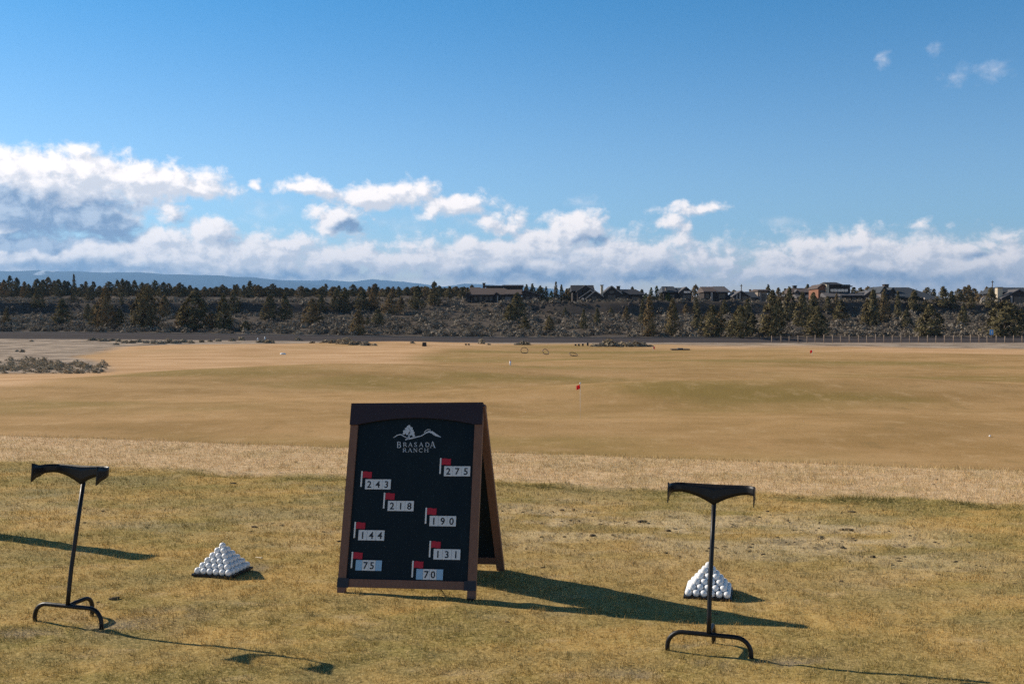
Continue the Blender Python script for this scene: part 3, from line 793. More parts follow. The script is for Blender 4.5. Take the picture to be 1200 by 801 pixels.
# ------------------------------------------------------------------ flags, hoops and small things on the range
def flagstick(px, pyb, pytop, label, flagw, flagh, side=-1, white_top=False):
    x_, y_, z_ = ground_at(px, pyb); h = wz(pytop, y_) - z_
    t = thing('flagstick', label, 'flag', (x_, y_, z_), 0, 'flags on the range')
    MB().tube([(0, 0, -.05), (0, 0, h)], .0035 if y_ < 50 else .012, 8).build('pole', m_white, t)
    bm = bmesh.new(); n = 7; g_ = []
    for i in range(n + 1):
        s = i / n
        g_.append([bm.verts.new((side * (flagw * s * .8), .02 * math.sin(s * 7), h - .01 - flagh * q - .25 * flagh * s * (1 + .3 * q))) for q in (0, .5, 1)])
    for i in range(n):
        for j in range(2): bm.faces.new((g_[i][j], g_[i + 1][j], g_[i + 1][j + 1], g_[i][j + 1])).smooth = True
    bmesh.ops.solidify(bm, geom=bm.faces[:], thickness=.004)
    mb = MB(); mb.bm.free(); mb.bm = bm; mb.build('flag', simple('bright_red_cloth', (.72, .035, .03), .7), t)
    if white_top: MB().tube([(0, 0, h), (0, 0, h + .05)], [.022, .012], 8).build('finial', m_white, t)
    return t
flagstick(680, 490, 450.0, 'small red flag on thin white pole in the middle of the fairway', .13, .11, -1, True)
flagstick(952, 417, 409.5, 'tiny red flag far out on the right of the range', .20, .20, -1)
flagstick(765.5, 412, 405.5, 'thin dark red flag by the end of the brushy clump', .18, .2, 1)
x_, y_, z_ = ground_at(598, 428)
t = thing('marker_post', 'short white marker post alone on the fairway above the board', 'marker post', (x_, y_, z_))
MB().tube([(0, 0, -.05), (0, 0, .24)], .045, 12).build('post', m_white, t)
MB().tube([(0, 0, .242), (0, 0, .30)], [.046, .030], 12).build('cap', simple('pink_cap', (.7, .3, .24), .6), t)
for (px, py, lab, tilt, sz) in ((614.5, 414, 'bent wire ring standing on the fairway, left of three', (75, 10), .30), (639.5, 415.3, 'bent wire ring leaning over on the fairway, middle of three', (60, 40), .30), (672, 417, 'collapsed wire ring lying low on the fairway, right of three', (28, 30), .33)):
    x_, y_, z_ = ground_at(px, py)
    t = thing('wire_ring', lab, 'target ring', (x_, y_, z_), 0, 'wire target rings')
    M = Matrix.Rotation(R(tilt[1]), 3, 'Z') @ Matrix.Rotation(R(tilt[0]), 3, 'X')
    pts = [M @ Vector((math.cos(a) * sz, math.sin(a) * sz * .85, 0)) for a in np.linspace(0, 2 * math.pi, 29)]
    mz = min(p.z for p in pts)
    MB().tube([p - Vector((0, 0, mz)) for p in pts], .028, 8, False).build('hoop', m_wire, t)
    MB().tube([(-.22, .1, .03), (0, 0, .05), (.25, -.05, .03)], .025, 6).build('base_bar', m_wire, t)
x_, y_, z_ = ground_at(497.3, 405.6)
t = thing('bin', 'black boxy bin alone at the edge of the far rough', 'bin', (x_, y_, z_))
k = y_ / F
MB().box(-2.4 * k, 2.4 * k, -.2, .2, .0, 2.6 * k).bevel(.03, 2).build('bin_body', m_black, t)
MB().box(-2.2 * k, 2.2 * k, -.24, .2, 2.75 * k, 4.6 * k).bevel(.04, 2).build('lid', m_black, t)
MB().box(-2.0 * k, 2.0 * k, -.16, .16, 2.5 * k, 2.8 * k).build('lid_hinge', m_black, t)
def block(px, py, w_, h_, lab, grp):
    x_, y_, z_ = ground_at(px, py); k = y_ / F
    t = thing('target_block', lab, 'target block', (x_, y_, z_), 0, grp)
    MB().box(-w_ / 2 * k, w_ / 2 * k, -.12, .12, .06, h_ * k).bevel(.03, 2).build('panel', m_black, t)
    for s in (-1, 1): MB().tube([(s * w_ * .3 * k, 0, -.05), (s * w_ * .3 * k, 0, .08)], .03, 6).build('leg', m_black, t)
block(546, 404.6, 2.3, 2.1, 'low black block, left of a close pair in the far rough', 'black blocks in the rough')
block(549.3, 404.6, 2.3, 2.1, 'low black block, right of a close pair in the far rough', 'black blocks in the rough')
for i, (px, w_, h_) in enumerate(((674.5, 2.2, 2.4), (678.3, 2.2, 2.6), (683, 2.0, 3.0), (688.7, 2.0, 4.0))):
    block(px, 405.4, w_, h_, ['leftmost', 'second', 'third', 'rightmost and tallest'][i] + ' of four small black blocks beside the brushy clump', 'four black blocks in a row')
x_, y_, z_ = ground_at(797, 410)
t = thing('low_platform', 'long dark low platform lying on the far right fairway', 'platform', (x_, y_, z_)); k = y_ / F
MB().box(-10.5 * k, 10.5 * k, -.5, .5, .02, 1.4 * k).bevel(.02, 1).build('deck', m_black, t)
MB().box(-3 * k, 3 * k, -.3, .3, 1.42 * k, 2.3 * k).bevel(.02, 1).build('step', simple('grey_step', (.12, .12, .12), .7), t)
for px, py, lab, s in ((302, 398.6, 'small white cone at the roadside scrub, left of two', .30), (310.5, 397.8, 'small white cone at the roadside scrub, right of two', .34), (331.5, 415.3, 'white disc lying on the far left fairway', .2)):
    x_, y_, z_ = ground_at(px, py)
    t = thing('white_marker', lab, 'marker', (x_, y_, z_), 0, 'white markers')
    if 'disc' in lab: MB().tube([(0, 0, -.02), (0, 0, .10), (0, 0, .14)], [.24, .24, .12], 16).build('disc', m_white, t)
    else: MB().tube([(0, 0, -.02), (0, 0, s * 1.3)], [s * .5, s * .18], 14).build('cone', m_white, t)
for px, py, lab in ((1161, 512, 'lone white golf ball on the right fairway'),):
    x_, y_, z_ = ground_at(px, py); o = link('golf_ball', ballme); o.location = (x_, y_, z_ + .02); tag(o, lab, 'golf ball')

# ------------------------------------------------------------------ fence, road sign, poles
def fence():
    t = thing('wire_fence', 'long wire fence with weathered posts along the foot of the slope', 'fence', (0, 149.0, 0))
    xs_ = [wx(p, 149.0) for p in np.arange(905, 1420, 10.1)]
    for i, xx in enumerate(xs_):
        xx += rnd.uniform(-.06, .06); zz = H1(xx, 149.0); h = rnd.uniform(1.02, 1.22)
        mb = MB(); mb.tube([(xx, 0, zz - .2), (xx + rnd.uniform(-.04, .04), 0, zz + h)], rnd.uniform(.065, .085), 8); mb.build('post', m_postwood, t)
    for hh in (.28, .52, .76, .98):
        MB().tube([(xx, -.09, H1(xx, 149.0) + hh) for xx in xs_], .014, 5).build('wire', m_wire, t)
fence()
x_, y_ = wx(1162, 152), 152.0; z_ = H1(x_, y_)
t = thing('road_sign', 'small blue road sign on a post behind the fence at right', 'road sign', (x_, y_, z_)); k = y_ / F
zt_ = wz(386, y_) - z_; zb_ = wz(392.2, y_) - z_
MB().box(-2.0 * k, 2.0 * k, -.02, .02, zb_, zt_).bevel(.015, 1).build('panel', m_bluesign, t)
MB().box(-.5 * k, .5 * k, -.028, -.021, zb_ + 1.2 * k, zt_ - 1.2 * k).build('symbol', m_white, t)
MB().tube([(0, .05, -.2), (0, .05, zt_ - .05)], .04, 8).build('post', m_postwood, t)
for px, ytop, Y, lab in ((868.5, 333, 268, 'thin dark utility pole behind the gabled house with pale posts'), (1162.5, 328.5, 270, 'thin dark utility pole among junipers left of the rightmost house')):
    xx = wx(px, Y); zz = H1(xx, Y); hh = wz(ytop, Y) - zz
    t = thing('utility_pole', lab, 'utility pole', (xx, Y, zz), 0, 'utility poles')
    MB().tube([(0, 0, -.3), (0, 0, hh)], [.14, .11], 8).build('shaft', m_bark, t)
    MB().box(-.35, .35, -.06, .06, hh - .5, hh - .36).build('crossarm', m_bark, t)

# ------------------------------------------------------------------ houses on the rim (measured in photo pixels, built in metres at their distance)
class House:
    def __init__(s, label, px0, base, Y):
        s.Y = Y; s.k = Y / F; s.px0 = px0
        s.z0 = wz(base, Y); x0 = wx(px0, Y)
        s.base = base
        s.t = thing('house', label, 'house', (x0, Y, s.z0), 0, 'houses along the rim')
    def X(s, p): return (p - s.px0) * s.k
    def Z(s, p): return (s.base - p) * s.k
    def wall(s, x0, x1, y0, y1, d0, d1, mat, name='wall'):
        b = s.Z(y0) - (2.5 if y0 >= s.base - .01 else 0)
        return MB().box(s.X(x0), s.X(x1), d0, d1, b, s.Z(y1)).build(name, mat, s.t)
    def roof_x(s, x0, x1, ye, yr, d0, d1, mat, over=.35, xr0=None, xr1=None):
        """ridge along the street side; xr0/xr1 shorten the ridge (hips)"""
        th = .22; m = (d0 + d1) / 2
        xr0 = x0 if xr0 is None else xr0; xr1 = x1 if xr1 is None else xr1
        A = [(s.X(x0), d0 - over, s.Z(ye)), (s.X(x1), d0 - over, s.Z(ye)), (s.X(x1), d1 + over, s.Z(ye)), (s.X(x0), d1 + over, s.Z(ye)), (s.X(xr0), m, s.Z(yr)), (s.X(xr1), m, s.Z(yr))]
        return MB().hull(A + [(p[0], p[1], p[2] - th) for p in A[:4]]).build('roof', mat, s.t)
    def gable(s, x0, x1, xr, ye0, yr, ye1, d0, d1, roofm, wallm, base=None, fascia=None, ov=.35):
        """gable end towards the viewer, ridge running away; eaves may differ left and right"""
        th = .25
        P = [(s.X(x0), s.Z(ye0)), (s.X(xr), s.Z(yr)), (s.X(x1), s.Z(ye1))]
        r = None
        for a, b in ((P[0], P[1]), (P[1], P[2])):
            mb = MB(); mb.poly_prism([a, b, (b[0], b[1] - th), (a[0], a[1] - th)], lambda p, q, t: Vector((p, t, q)), d0 - ov, d1)
            o = mb.build('roof', roofm, s.t)
            if fascia:
                mb = MB(); mb.poly_prism([(a[0], a[1] + .02), (b[0], b[1] + .02), (b[0], b[1] - th - .05), (a[0], a[1] - th - .05)], lambda p, q, t: Vector((p, t, q)), d0 - ov - .08, d0 - ov - .003)
                mb.build('fascia', fascia, o)
        b_ = s.Z(s.base if base is None else base) - 2.5
        e = .3
        mb = MB(); mb.poly_prism([(P[0][0] + e, b_), (P[2][0] - e, b_), (P[2][0] - e, P[2][1] - th + .04), (P[1][0], P[1][1] - th - .02), (P[0][0] + e, P[0][1] - th + .04)], lambda p, q, t: Vector((p, t, q)), d0, d1 - .1)
        mb.build('wall', wallm, s.t)
    def chimney(s, x0, x1, y0, y1, d0, d1, mat, cap=True):
        c_ = MB().box(s.X(x0), s.X(x1), d0, d1, s.Z(y0), s.Z(y1)).build('chimney', mat, s.t)
        if cap: MB().box(s.X(x0) - .12, s.X(x1) + .12, d0 - .12, d1 + .12, s.Z(y1) + .002, s.Z(y1) + .16).build('chimney_cap', r_dark, c_)
    def window(s, x0, x1, y0, y1, d, mat=None, frame=None):
        f = MB().box(s.X(x0) - .07, s.X(x1) + .07, d - .05, d - .002, s.Z(y0) - .07, s.Z(y1) + .07).build('window', frame or w_brown, s.t)
        n = max(1, round((x1 - x0) / 4)); w_ = (s.X(x1) - s.X(x0)) / n
        for i in range(n): MB().box(s.X(x0) + i * w_ + .04, s.X(x0) + (i + 1) * w_ - .04, d - .075, d - .052, s.Z(y0), s.Z(y1)).build('pane', mat or m_pane, f)
    def postp(s, x, y0, y1, d, mat, w_=.14):
        MB().box(s.X(x) - w_, s.X(x) + w_, d - w_, d + w_, s.Z(y0) - (2 if y0 >= s.base - .01 else 0), s.Z(y1)).build('porch_post', mat, s.t)

h = House('low sprawling house with brown roofs and dark walls, leftmost on the rim', 590, 354, 254)
h.wall(553, 594, 354, 345.2, 0, 9, w_dark); h.roof_x(551.5, 594.5, 345, 336.5, -.6, 11, r_brown)
h.wall(569, 589.5, 340, 334, 6.0, 9, w_dark); h.roof_x(567.5, 590, 334, 333, 5.7, 9.5, r_dark, .2)
h.wall(590, 613, 342, 334, 5.2, 9, w_dark); h.roof_x(588.5, 614, 334, 332.4, 4.8, 9.5, r_dark, .2)
h.roof_x(591, 612, 344.6, 338.6, -1.6, 8.5, r_brown, .3, 594, 612); h.wall(592, 611, 354, 344.8, -.6, 7.5, w_dark)
h.gable(545, 552.6, 548.6, 345.5, 341.8, 345.5, -.4, 7, r_brown, w_dark); h.roof_x(549, 562, 341, 335, 6, 12, r_brown)
h.gable(611, 633.5, 615.5, 341.8, 339.6, 345.2, -1.2, 9, r_brown, w_dark); h.gable(578.4, 586, 582, 345.6, 342.2, 345.6, -1.4, 2, r_brown, w_dark)
h.chimney(564.8, 567.6, 340, 330.8, 7, 8.2, w_brown); h.postp(583.2, 354, 347, -1.75, w_trim); h.wall(591.5, 599, 354, 348, -1.5, -.62, w_grey, 'deck_wall')
for a in (556, 562, 569, 574, 588): h.window(a, a + 3, 352, 347.6, 0)
for a in (616, 623): h.window(a, a + 4, 352, 347.5, -1.2)
h = House('dark house of several steep gables with pale fascia boards and slim chimney', 712, 354.5, 253)
h.wall(672.5, 697.5, 354.5, 339.6, 5, 12, w_dark); h.roof_x(670.8, 698.6, 339.8, 332.5, 4.4, 12.6, r_dark)
h.gable(676, 698, 687, 340.6, 333.4, 340.6, 2.5, 8, r_grey, w_dark)
h.gable(679, 705, 692, 348.4, 339.2, 348, .8, 8, r_grey, w_dark, None, w_trim)
h.gable(686, 707, 697, 349.4, 340.4, 347, -1.0, 8, r_grey, w_dark, None, w_trim)
h.gable(704, 729, 716.5, 345.2, 334.6, 343.6, -.3, 9, r_grey, w_dark, None, w_trim)
h.wall(722, 754, 354.5, 344.2, 1.5, 9, w_dark); h.roof_x(720, 756, 344.6, 338, .8, 10, r_dark, .3, 724, 748)
h.gable(721, 739, 729.5, 345.5, 340.5, 345.5, .2, 6, r_dark, w_dark)
h.chimney(703.7, 706.4, 346, 334.6, -.9, .2, w_cream); h.chimney(725.4, 729, 340, 334.8, 5, 6.4, w_brown)
h.window(693, 699, 352, 347.5, -1.0); h.window(712, 721, 352, 346, -.3); h.window(714, 719, 343.6, 340.5, -.3); h.window(726, 733, 352.5, 347.6, .2); h.window(741, 750, 352.5, 347.5, 1.5)
h.window(681.5, 685, 353, 349, .8, m_palepane)
h = House('small blackish house with pale gable window band, behind junipers', 792, 352, 264)
h.wall(777.5, 800, 352, 341.2, 0, 8, w_dark); h.roof_x(775.5, 793, 341.6, 334.8, -.6, 8.6, r_slate, .3, 778, 792); h.roof_x(791, 801, 342, 336.4, -.4, 8.4, r_slate)
h.gable(794, 810, 802.5, 342.4, 336, 341.8, -1.6, 6, r_grey, w_dark); h.window(799.8, 807.8, 343.4, 341.2, -1.6, m_palepane); h.window(799, 807, 350, 346, -1.6); h.window(783, 790, 349, 345, 0)
h.chimney(779.5, 781.6, 342, 337, -.3, .5, w_tan)
h = House('boxy house with plain grey ridge roof, half hidden by junipers', 838, 352.5, 262)
h.wall(825, 853, 352.5, 341, 0, 8, w_dark); h.roof_x(823.5, 839.5, 341.4, 335.2, -.8, 8.4, r_brown); h.roof_x(838.2, 855, 341.8, 334.8, -1.0, 8.6, r_grey, .3, 838.2, 852)
h.postp(833, 352.5, 341.4, -.9, w_trim, .24); h.window(827, 831, 349.5, 344, 0); h.window(842, 850, 349.5, 344, 0)
h = House('dark gabled house with two pale porch posts under long roof', 872, 353, 258)
h.gable(857.5, 879, 867.8, 346.6, 340.4, 348, -.8, 8, r_grey, w_dark); h.roof_x(868, 889, 348.2, 341, .4, 9, r_slate, .3, 870, 888); h.wall(872, 888, 353, 348.2, 1.0, 8, w_dark)
h.postp(862.2, 353, 345, -1.05, w_trim, .13); h.postp(865.8, 353, 343, -1.05, w_trim, .17); h.window(868.4, 874, 351.6, 347, -.8); h.window(880, 886, 351.6, 348.9, 1.0)
h = House('tan boxy house with flat brown roof beside the gabled house', 893, 353, 263)
h.wall(888, 898.6, 353, 340.4, 0, 7, w_tan); h.roof_x(886.6, 900.2, 340.2, 338.4, -.8, 7.6, r_brown); h.window(893, 896.4, 351.6, 345, 0); h.postp(890, 353, 342, -.5, w_trim, .12)
h = House('brown roofed house mostly hidden behind junipers left of the lit chimney', 944, 351.5, 268)
h.wall(930, 957, 351.5, 342.2, 0, 8, w_brown); h.roof_x(927.5, 958, 342.4, 336.8, -.6, 8.6, r_brown); h.chimney(934.6, 938.4, 339, 334.4, 4, 5, w_dark); h.gable(929.5, 936, 932.5, 342.6, 339.5, 342.6, -.9, 4, r_grey, w_tan)
h.roof_x(929, 947, 348.6, 344.8, -3.4, 1.5, r_grey); h.wall(931, 945, 351.5, 348.6, -2.8, 0, w_dark); h.window(934, 943, 351, 349, -2.8)
h = House('tallest house, rust wall, sunlit cream chimney and upper window band', 985, 357, 253)
h.gable(957, 969, 962.5, 337, 332.8, 335, -.2, 8, r_brown, w_rust, 350); h.window(960.2, 965.4, 342.6, 340.2, -.2)
h.chimney(966.7, 969.5, 348, 333.2, -1.2, .6, w_cream)
h.wall(969.8, 996, 348, 333.4, 0, 8, w_dark); h.roof_x(968.6, 986, 333.4, 329.8, -.5, 8.4, r_dark, .35, 970, 985); h.roof_x(984, 998, 335, 332.6, -.2, 8.2, r_slate, .3, 984, 996)
h.window(972.6, 993.4, 341.8, 338.6, 0, m_palepane, w_dark)
h.roof_x(960.5, 979, 347.8, 343.2, -4.6, 1.6, r_grey); h.roof_x(977.5, 1006, 346.2, 343.4, -4.2, 1.4, r_grey, .3)
h.wall(962, 1006, 357, 347.9, -3.4, 0, w_dark); h.gable(1005, 1019, 1013, 347.2, 341.2, 346.6, -3.6, 4, r_grey, w_brown)
for a in (980, 986.5, 993, 999.6): h.window(a, a + 4.2, 354.4, 349, -3.4)
h.window(1009, 1015, 353.6, 349.4, -3.6, m_palepane)
h.wall(996, 1010, 357, 354.6, -5.2, -3.7, w_grey, 'terrace_wall')
h = House('long house with big dark slate roof, stubby chimney and pale eave boards', 1060, 356, 254)
h.roof_x(1028.4, 1097, 348.6, 335.4, -1.0, 15, r_slate, .4, 1031, 1077); h.wall(1031, 1094, 356, 348.4, .2, 12, w_dark)
h.gable(1027.6, 1039, 1032.4, 342.4, 335.4, 343, -1.8, 6, r_slate, w_grey); h.gable(1035.5, 1047.5, 1041.5, 344.5, 337, 344.5, -2.2, 6, r_slate, w_dark)
h.wall(1044, 1066.6, 347.6, 344.6, -2.6, -1.5, w_trim, 'eave_board'); h.wall(1079, 1096.4, 351, 348.8, -2.4, -1.5, w_trim, 'eave_board')
h.chimney(1041.6, 1046.4, 341, 333, 3, 4.6, w_brown)
for a in (1048, 1055, 1061, 1081, 1088): h.window(a, a + 4.4, 354.5, 350.6, .2)
for a in (1046, 1066, 1080, 1095): h.postp(a, 356, 347.6 if a < 1070 else 351, -2.0, w_brown, .12)
h = House('rightmost house at the photo edge with lit tan chimney and grey gable', 1190, 358.5, 250)
h.roof_x(1173.6, 1216, 342, 335.6, 2, 12, r_slate); h.wall(1176, 1214, 358.5, 342, 3, 11, w_dark)
h.gable(1170, 1206, 1190.6, 349, 338.8, 347, -1.2, 9, r_grey, w_dark); h.chimney(1168.2, 1174, 354, 337, -.2, 1.2, w_cream)
h.postp(1180.7, 358.5, 347, -1.9, w_trim, .16); h.window(1185, 1197.5, 356.6, 348, -1.2)

# pale pointed rock by the rightmost house
x_, y_, z_ = wx(1151.5, 247), 247.0, H1(wx(1151.5, 247), 247)
bm = bmesh.new(); bmesh.ops.create_icosphere(bm, subdivisions=3, radius=1)
for v in bm.verts:
    n_ = vnoise(np.array([v.co.x * 3 + 5]), np.array([v.co.y * 3 + v.co.z * 2.3]), 5)[0]
    q = 1 + .5 * (n_ - .5); k_ = max(0, v.co.z)
    v.co = Vector((v.co.x * .95 * q * (1 - .75 * k_), v.co.y * .9 * q * (1 - .7 * k_), v.co.z * 2.3 * q))
me = bpy.data.meshes.new('pointed_rock'); bm.to_mesh(me); bm.free(); me.materials.append(m_palerock)
o = link('pointed_rock', me); o.location = (x_, y_, z_); tag(o, 'pale pointed rock among junipers left of the rightmost house', 'rock')

# ------------------------------------------------------------------ junipers
def crown_mesh(seed, shape, nclump, per, green=False):
    r_ = np.random.default_rng(seed)
    vs, fs, tint = [], [], []; n = 0
    lob = [(r_.uniform(0, 6.28), r_.uniform(.15, .8), r_.uniform(.08, .22)) for _ in range(7)]
    def rad(zz, a):
        if shape == 'cone': b = .5 * (1 - zz) ** .75 * min(1, .55 + zz * 4)
        elif shape == 'broad': b = .5 * max(0, 1 - zz ** 2.2) ** .7 * min(1, .6 + zz * 3)
        else: b = .5 * (1 - zz ** 1.6) ** .9 * min(1, .45 + zz * 3.2)
        for la, lz, lr in lob:
            da = math.cos(a - la); b += lr * .55 * max(0, da) ** 3 * math.exp(-((zz - lz) / .13) ** 2) * (1 - zz * .6)
        return max(b, .025)
    for c in range(nclump):
        zz = r_.random() ** 1.15 * .97 + .02; a = r_.uniform(0, 6.28); rr = rad(zz, a) * (r_.random() ** .38)
        c0 = np.array([rr * math.cos(a), rr * math.sin(a), .04 + .96 * zz])
        tn = np.clip(r_.normal(.5, .28), 0, 1)
        cs = r_.uniform(.035, .075) * (1 - .4 * zz)
        for k in range(per):
            p = c0 + r_.normal(0, 1, 3) * cs * np.array([.9, .9, .62])
            o_ = np.array([math.cos(a), math.sin(a), .35]) + r_.normal(0, .42, 3); o_ /= np.linalg.norm(o_)
            e = np.cross(o_, r_.normal(0, 1, 3)); e /= np.linalg.norm(e) + 1e-9
            d = np.cross(o_, e)
            l_ = r_.uniform(.05, .105); w_ = l_ * r_.uniform(.45, .75)
            q4 = [p - d * l_ * .4 - e * w_ * .5, p + e * w_ * .5, p + d * l_ * .7, p - e * w_ * .6]
            vs += [p + (q_ - p) * np.array([1, 1, .6]) for q_ in q4]
            fs.append((n, n + 1, n + 2, n + 3)); n += 4
            t_ = np.clip(tn + r_.normal(0, .12), 0, 1); tint += [(t_, t_, t_, 1)] * 4
    vs = np.array(vs)
    return mesh_np('crown', vs, np.array(fs), m_green if green else m_juniper, {'tint': np.array(tint)})
def trunk_mesh(seed):
    r_ = random.Random(seed); mb = MB()
    pts = [(0, 0, -.06)] + [(r_.uniform(-.02, .02) * q * 4, r_.uniform(-.02, .02) * q * 4, q) for q in (.1, .3, .55, .8)]
    mb.tube(pts, [.034, .028, .022, .014, .005], 7)
    for q in range(6):
        a = r_.uniform(0, 6.28); z0 = r_.uniform(.12, .6); l_ = .36 * (1 - z0)
        mb.tube([(0, 0, z0), (math.cos(a) * l_ * .5, math.sin(a) * l_ * .5, z0 + .07), (math.cos(a) * l_, math.sin(a) * l_, z0 + .17)], [.010, .007, .003], 5)
    bmesh.ops.recalc_face_normals(mb.bm, faces=mb.bm.faces[:]); me = bpy.data.meshes.new('trunk'); mb.bm.to_mesh(me); mb.bm.free(); me.materials.append(m_bark)
    return me
TRUNKS = [trunk_mesh(i) for i in range(3)]
CROWNS = {'cone': [crown_mesh(100 + i, 'cone', 130, 18) for i in range(4)], 'oval': [crown_mesh(200 + i, 'oval', 150, 18) for i in range(4)],
          'broad': [crown_mesh(300 + i, 'broad', 170, 18) for i in range(3)], 'green': [crown_mesh(400 + i, 'cone', 110, 15, True) for i in range(2)]}
TREES = []       # (px, zone, object, height, width)
def tree(px, Y, ztop, wpx, shape, zone):
    x_ = wx(px, Y); z_ = H1(x_, Y)
    h_ = max(1.6, ztop - z_); w_ = wpx * Y / F
    t = thing('juniper_tree' if shape != 'green' else 'pine_tree', '', 'tree', (x_, Y, z_), rnd.uniform(0, 6.28))
    t.scale = (w_, w_, h_)
    link('trunk', rnd.choice(TRUNKS), t); link('crown', rnd.choice(CROWNS[shape]), t)
    TREES.append((px, zone, t, h_, w_, shape))
SLOPE = [(8, 382, 361, 12, 'cone'), (45, 362, 338, 15, 'oval'), (73, 380, 351, 23, 'cone'), (86, 354, 344, 10, 'cone'), (103, 374, 356, 12, 'cone'), (113, 383, 356, 19, 'oval'), (124, 385, 338, 22, 'oval'), (105, 352, 338, 12, 'oval'),
         (143, 357, 346, 5, 'cone'), (140, 384, 362, 14, 'oval'), (163, 386, 345, 18, 'oval'), (172, 387, 335, 28, 'broad'), (193, 373, 346, 15, 'oval'), (215, 387, 358, 16, 'oval'), (228, 387, 344, 32, 'broad'), (248, 387, 366, 16, 'broad'),
         (262, 387, 345, 20, 'oval'), (275, 368, 334, 13, 'cone'), (288, 389, 376, 11, 'broad'), (316, 376, 346, 19, 'oval'), (334, 376, 343, 15, 'cone'), (366, 382, 350, 22, 'oval'), (376, 366, 345, 12, 'oval'), (394, 365, 339, 13, 'oval'),
         (405, 366, 338, 13, 'oval'), (425, 364, 339, 18, 'oval'), (438, 362, 334, 13, 'oval'), (420, 392, 364, 21, 'cone'), (443, 383, 362, 16, 'cone'), (431, 381, 370, 6, 'cone'), (457, 369, 345, 20, 'oval'), (470, 366, 348, 12, 'oval'), (489, 363, 335, 21, 'oval'),
         (509, 358, 330, 17, 'cone'), (606, 374, 343, 20, 'oval'), (598, 378, 356, 14, 'broad'), (615, 387, 371, 12, 'oval'), (644, 388, 370, 12, 'oval'), (684, 386, 362, 9, 'cone'), (662, 370, 360, 6, 'cone'), (700, 379, 361, 9, 'cone'), (716, 369, 360, 6, 'oval'),
         (734, 377, 359, 8, 'oval'), (753, 380, 350, 10, 'cone'), (761, 394, 347, 17, 'cone'), (788, 393, 351, 19, 'cone'), (804, 368, 356, 8, 'oval'), (816, 368, 349, 10, 'cone'), (818, 387, 362, 14, 'oval'), (834, 395, 358, 25, 'oval'), (843, 391, 366, 18, 'oval'), (849, 369, 351, 11, 'oval'),
         (867, 396, 358, 30, 'cone'), (876, 378, 350, 14, 'cone'), (882, 394, 368, 15, 'oval'), (897, 393, 369, 12, 'oval'), (905, 395, 341, 25, 'oval'), (913, 388, 350, 15, 'oval'), (925, 378, 337, 15, 'oval'), (940, 384, 343, 19, 'oval'), (953, 378, 343, 17, 'oval'), (957, 395, 360, 27, 'oval'),
         (970, 366, 347, 10, 'oval'), (980, 366, 344, 8, 'cone'), (985, 376, 352, 18, 'oval'), (1016, 382, 350, 14, 'oval'), (1023, 383, 339, 17, 'oval'), (1036, 378, 340, 14, 'oval'), (1052, 375, 342, 10, 'cone'), (1071, 366, 340, 15, 'oval'), (1062, 384, 362, 12, 'oval'), (1084, 366, 352, 11, 'oval'), (1090, 395, 357, 28, 'oval'),
         (1105, 360, 336, 17, 'oval'), (1129, 384, 356, 12, 'oval'), (1117, 362, 346, 9, 'oval'), (1161, 362, 337, 15, 'oval'), (1178, 395, 353, 37, 'broad'), (1197, 392, 362, 18, 'oval'), (1138, 362, 347, 10, 'oval')]
for px, yb, yt, w_, shp in SLOPE:
    x_, Y, z_ = ground_at(px, yb)
    if Y > 300: Y = rnd.uniform(243, 262)
    tree(px, Y, wz(yt, Y), w_ * 1.22, shp, 'slope')
SKY = [(-8, 326), (-2, 330), (5, 328), (12, 323.5), (20, 326), (29, 330), (34, 333), (44, 327), (51, 328), (57, 325), (64, 329), (69, 327.5), (76, 329), (80, 330), (87, 321), (96, 333), (101, 329.5), (110, 330), (117, 335), (128, 330), (138, 328), (144, 327), (149, 329),
       (158, 328.5), (167, 331), (173, 332), (182, 328.5), (192, 331), (198, 332), (205, 336), (211, 331.5), (217, 336), (223, 334.5), (230, 337), (240, 336), (247, 337), (254, 336), (261, 333.5), (270, 338), (278, 333), (286, 334), (293, 329.5), (299, 333.5),
       (303, 334), (310, 338), (320, 332.5), (328, 337), (335, 337), (342, 338), (353, 335), (359, 337), (368, 337), (376, 337), (382, 332.5), (390, 336), (397, 334.5), (404, 337), (414, 333.5), (423, 336), (433, 335.5), (440, 332.5), (448, 338),
       (455, 336), (461, 336), (467, 336), (477, 336), (485, 336), (494, 336), (500, 336), (515, 335), (521, 337), (527, 335.5), (534, 336), (541, 338), (548, 337), (553, 334), (617, 333.5), (624, 332.5), (633, 335), (668, 337), (741, 336), (752, 339), (815, 334), (839, 338),
       (860, 340), (879, 339), (900, 333.5), (912, 337), (920, 338), (946, 333), (1000, 336.5), (1008, 337), (1017, 336), (1086, 336.5), (1094, 338.5), (1115, 341), (1123, 338.5), (1130, 336), (1135, 334), (1141, 338), (1150, 341), (1156, 336)]
for px, yt in SKY:
    Y = rnd.uniform(285, 318) if px < 540 else rnd.uniform(268, 292)
    w_ = rnd.uniform(11.5, 18) * (.62 if px == 87 else 1)
    tree(px, Y, wz(yt, Y), w_, rnd.choice(['oval', 'oval', 'broad', 'broad', 'cone']) if px != 87 else 'cone', 'skyline')
for px, yt in ((640, 336), (651.5, 330), (658, 333.5), (646, 341), (664, 338), (673, 338), (763, 337), (769.5, 335), (757, 343), (775, 343), (783, 341)):
    Y = rnd.uniform(262, 275); tree(px, Y, wz(yt, Y), rnd.uniform(9, 13), 'green' if rnd.random() < .6 else 'cone', 'skyline')
fill = random.Random(3)
for i in range(94):                                   # shorter trees that close the wooded plateau behind the skyline row
    px = -6 + i * 6.0 + fill.uniform(-3, 3)
    if px > 552: break
    Y = fill.uniform(318, 345); tree(px, Y, wz(fill.uniform(335.5, 340.5), Y), fill.uniform(12, 18), fill.choice(['oval', 'broad']), 'back')
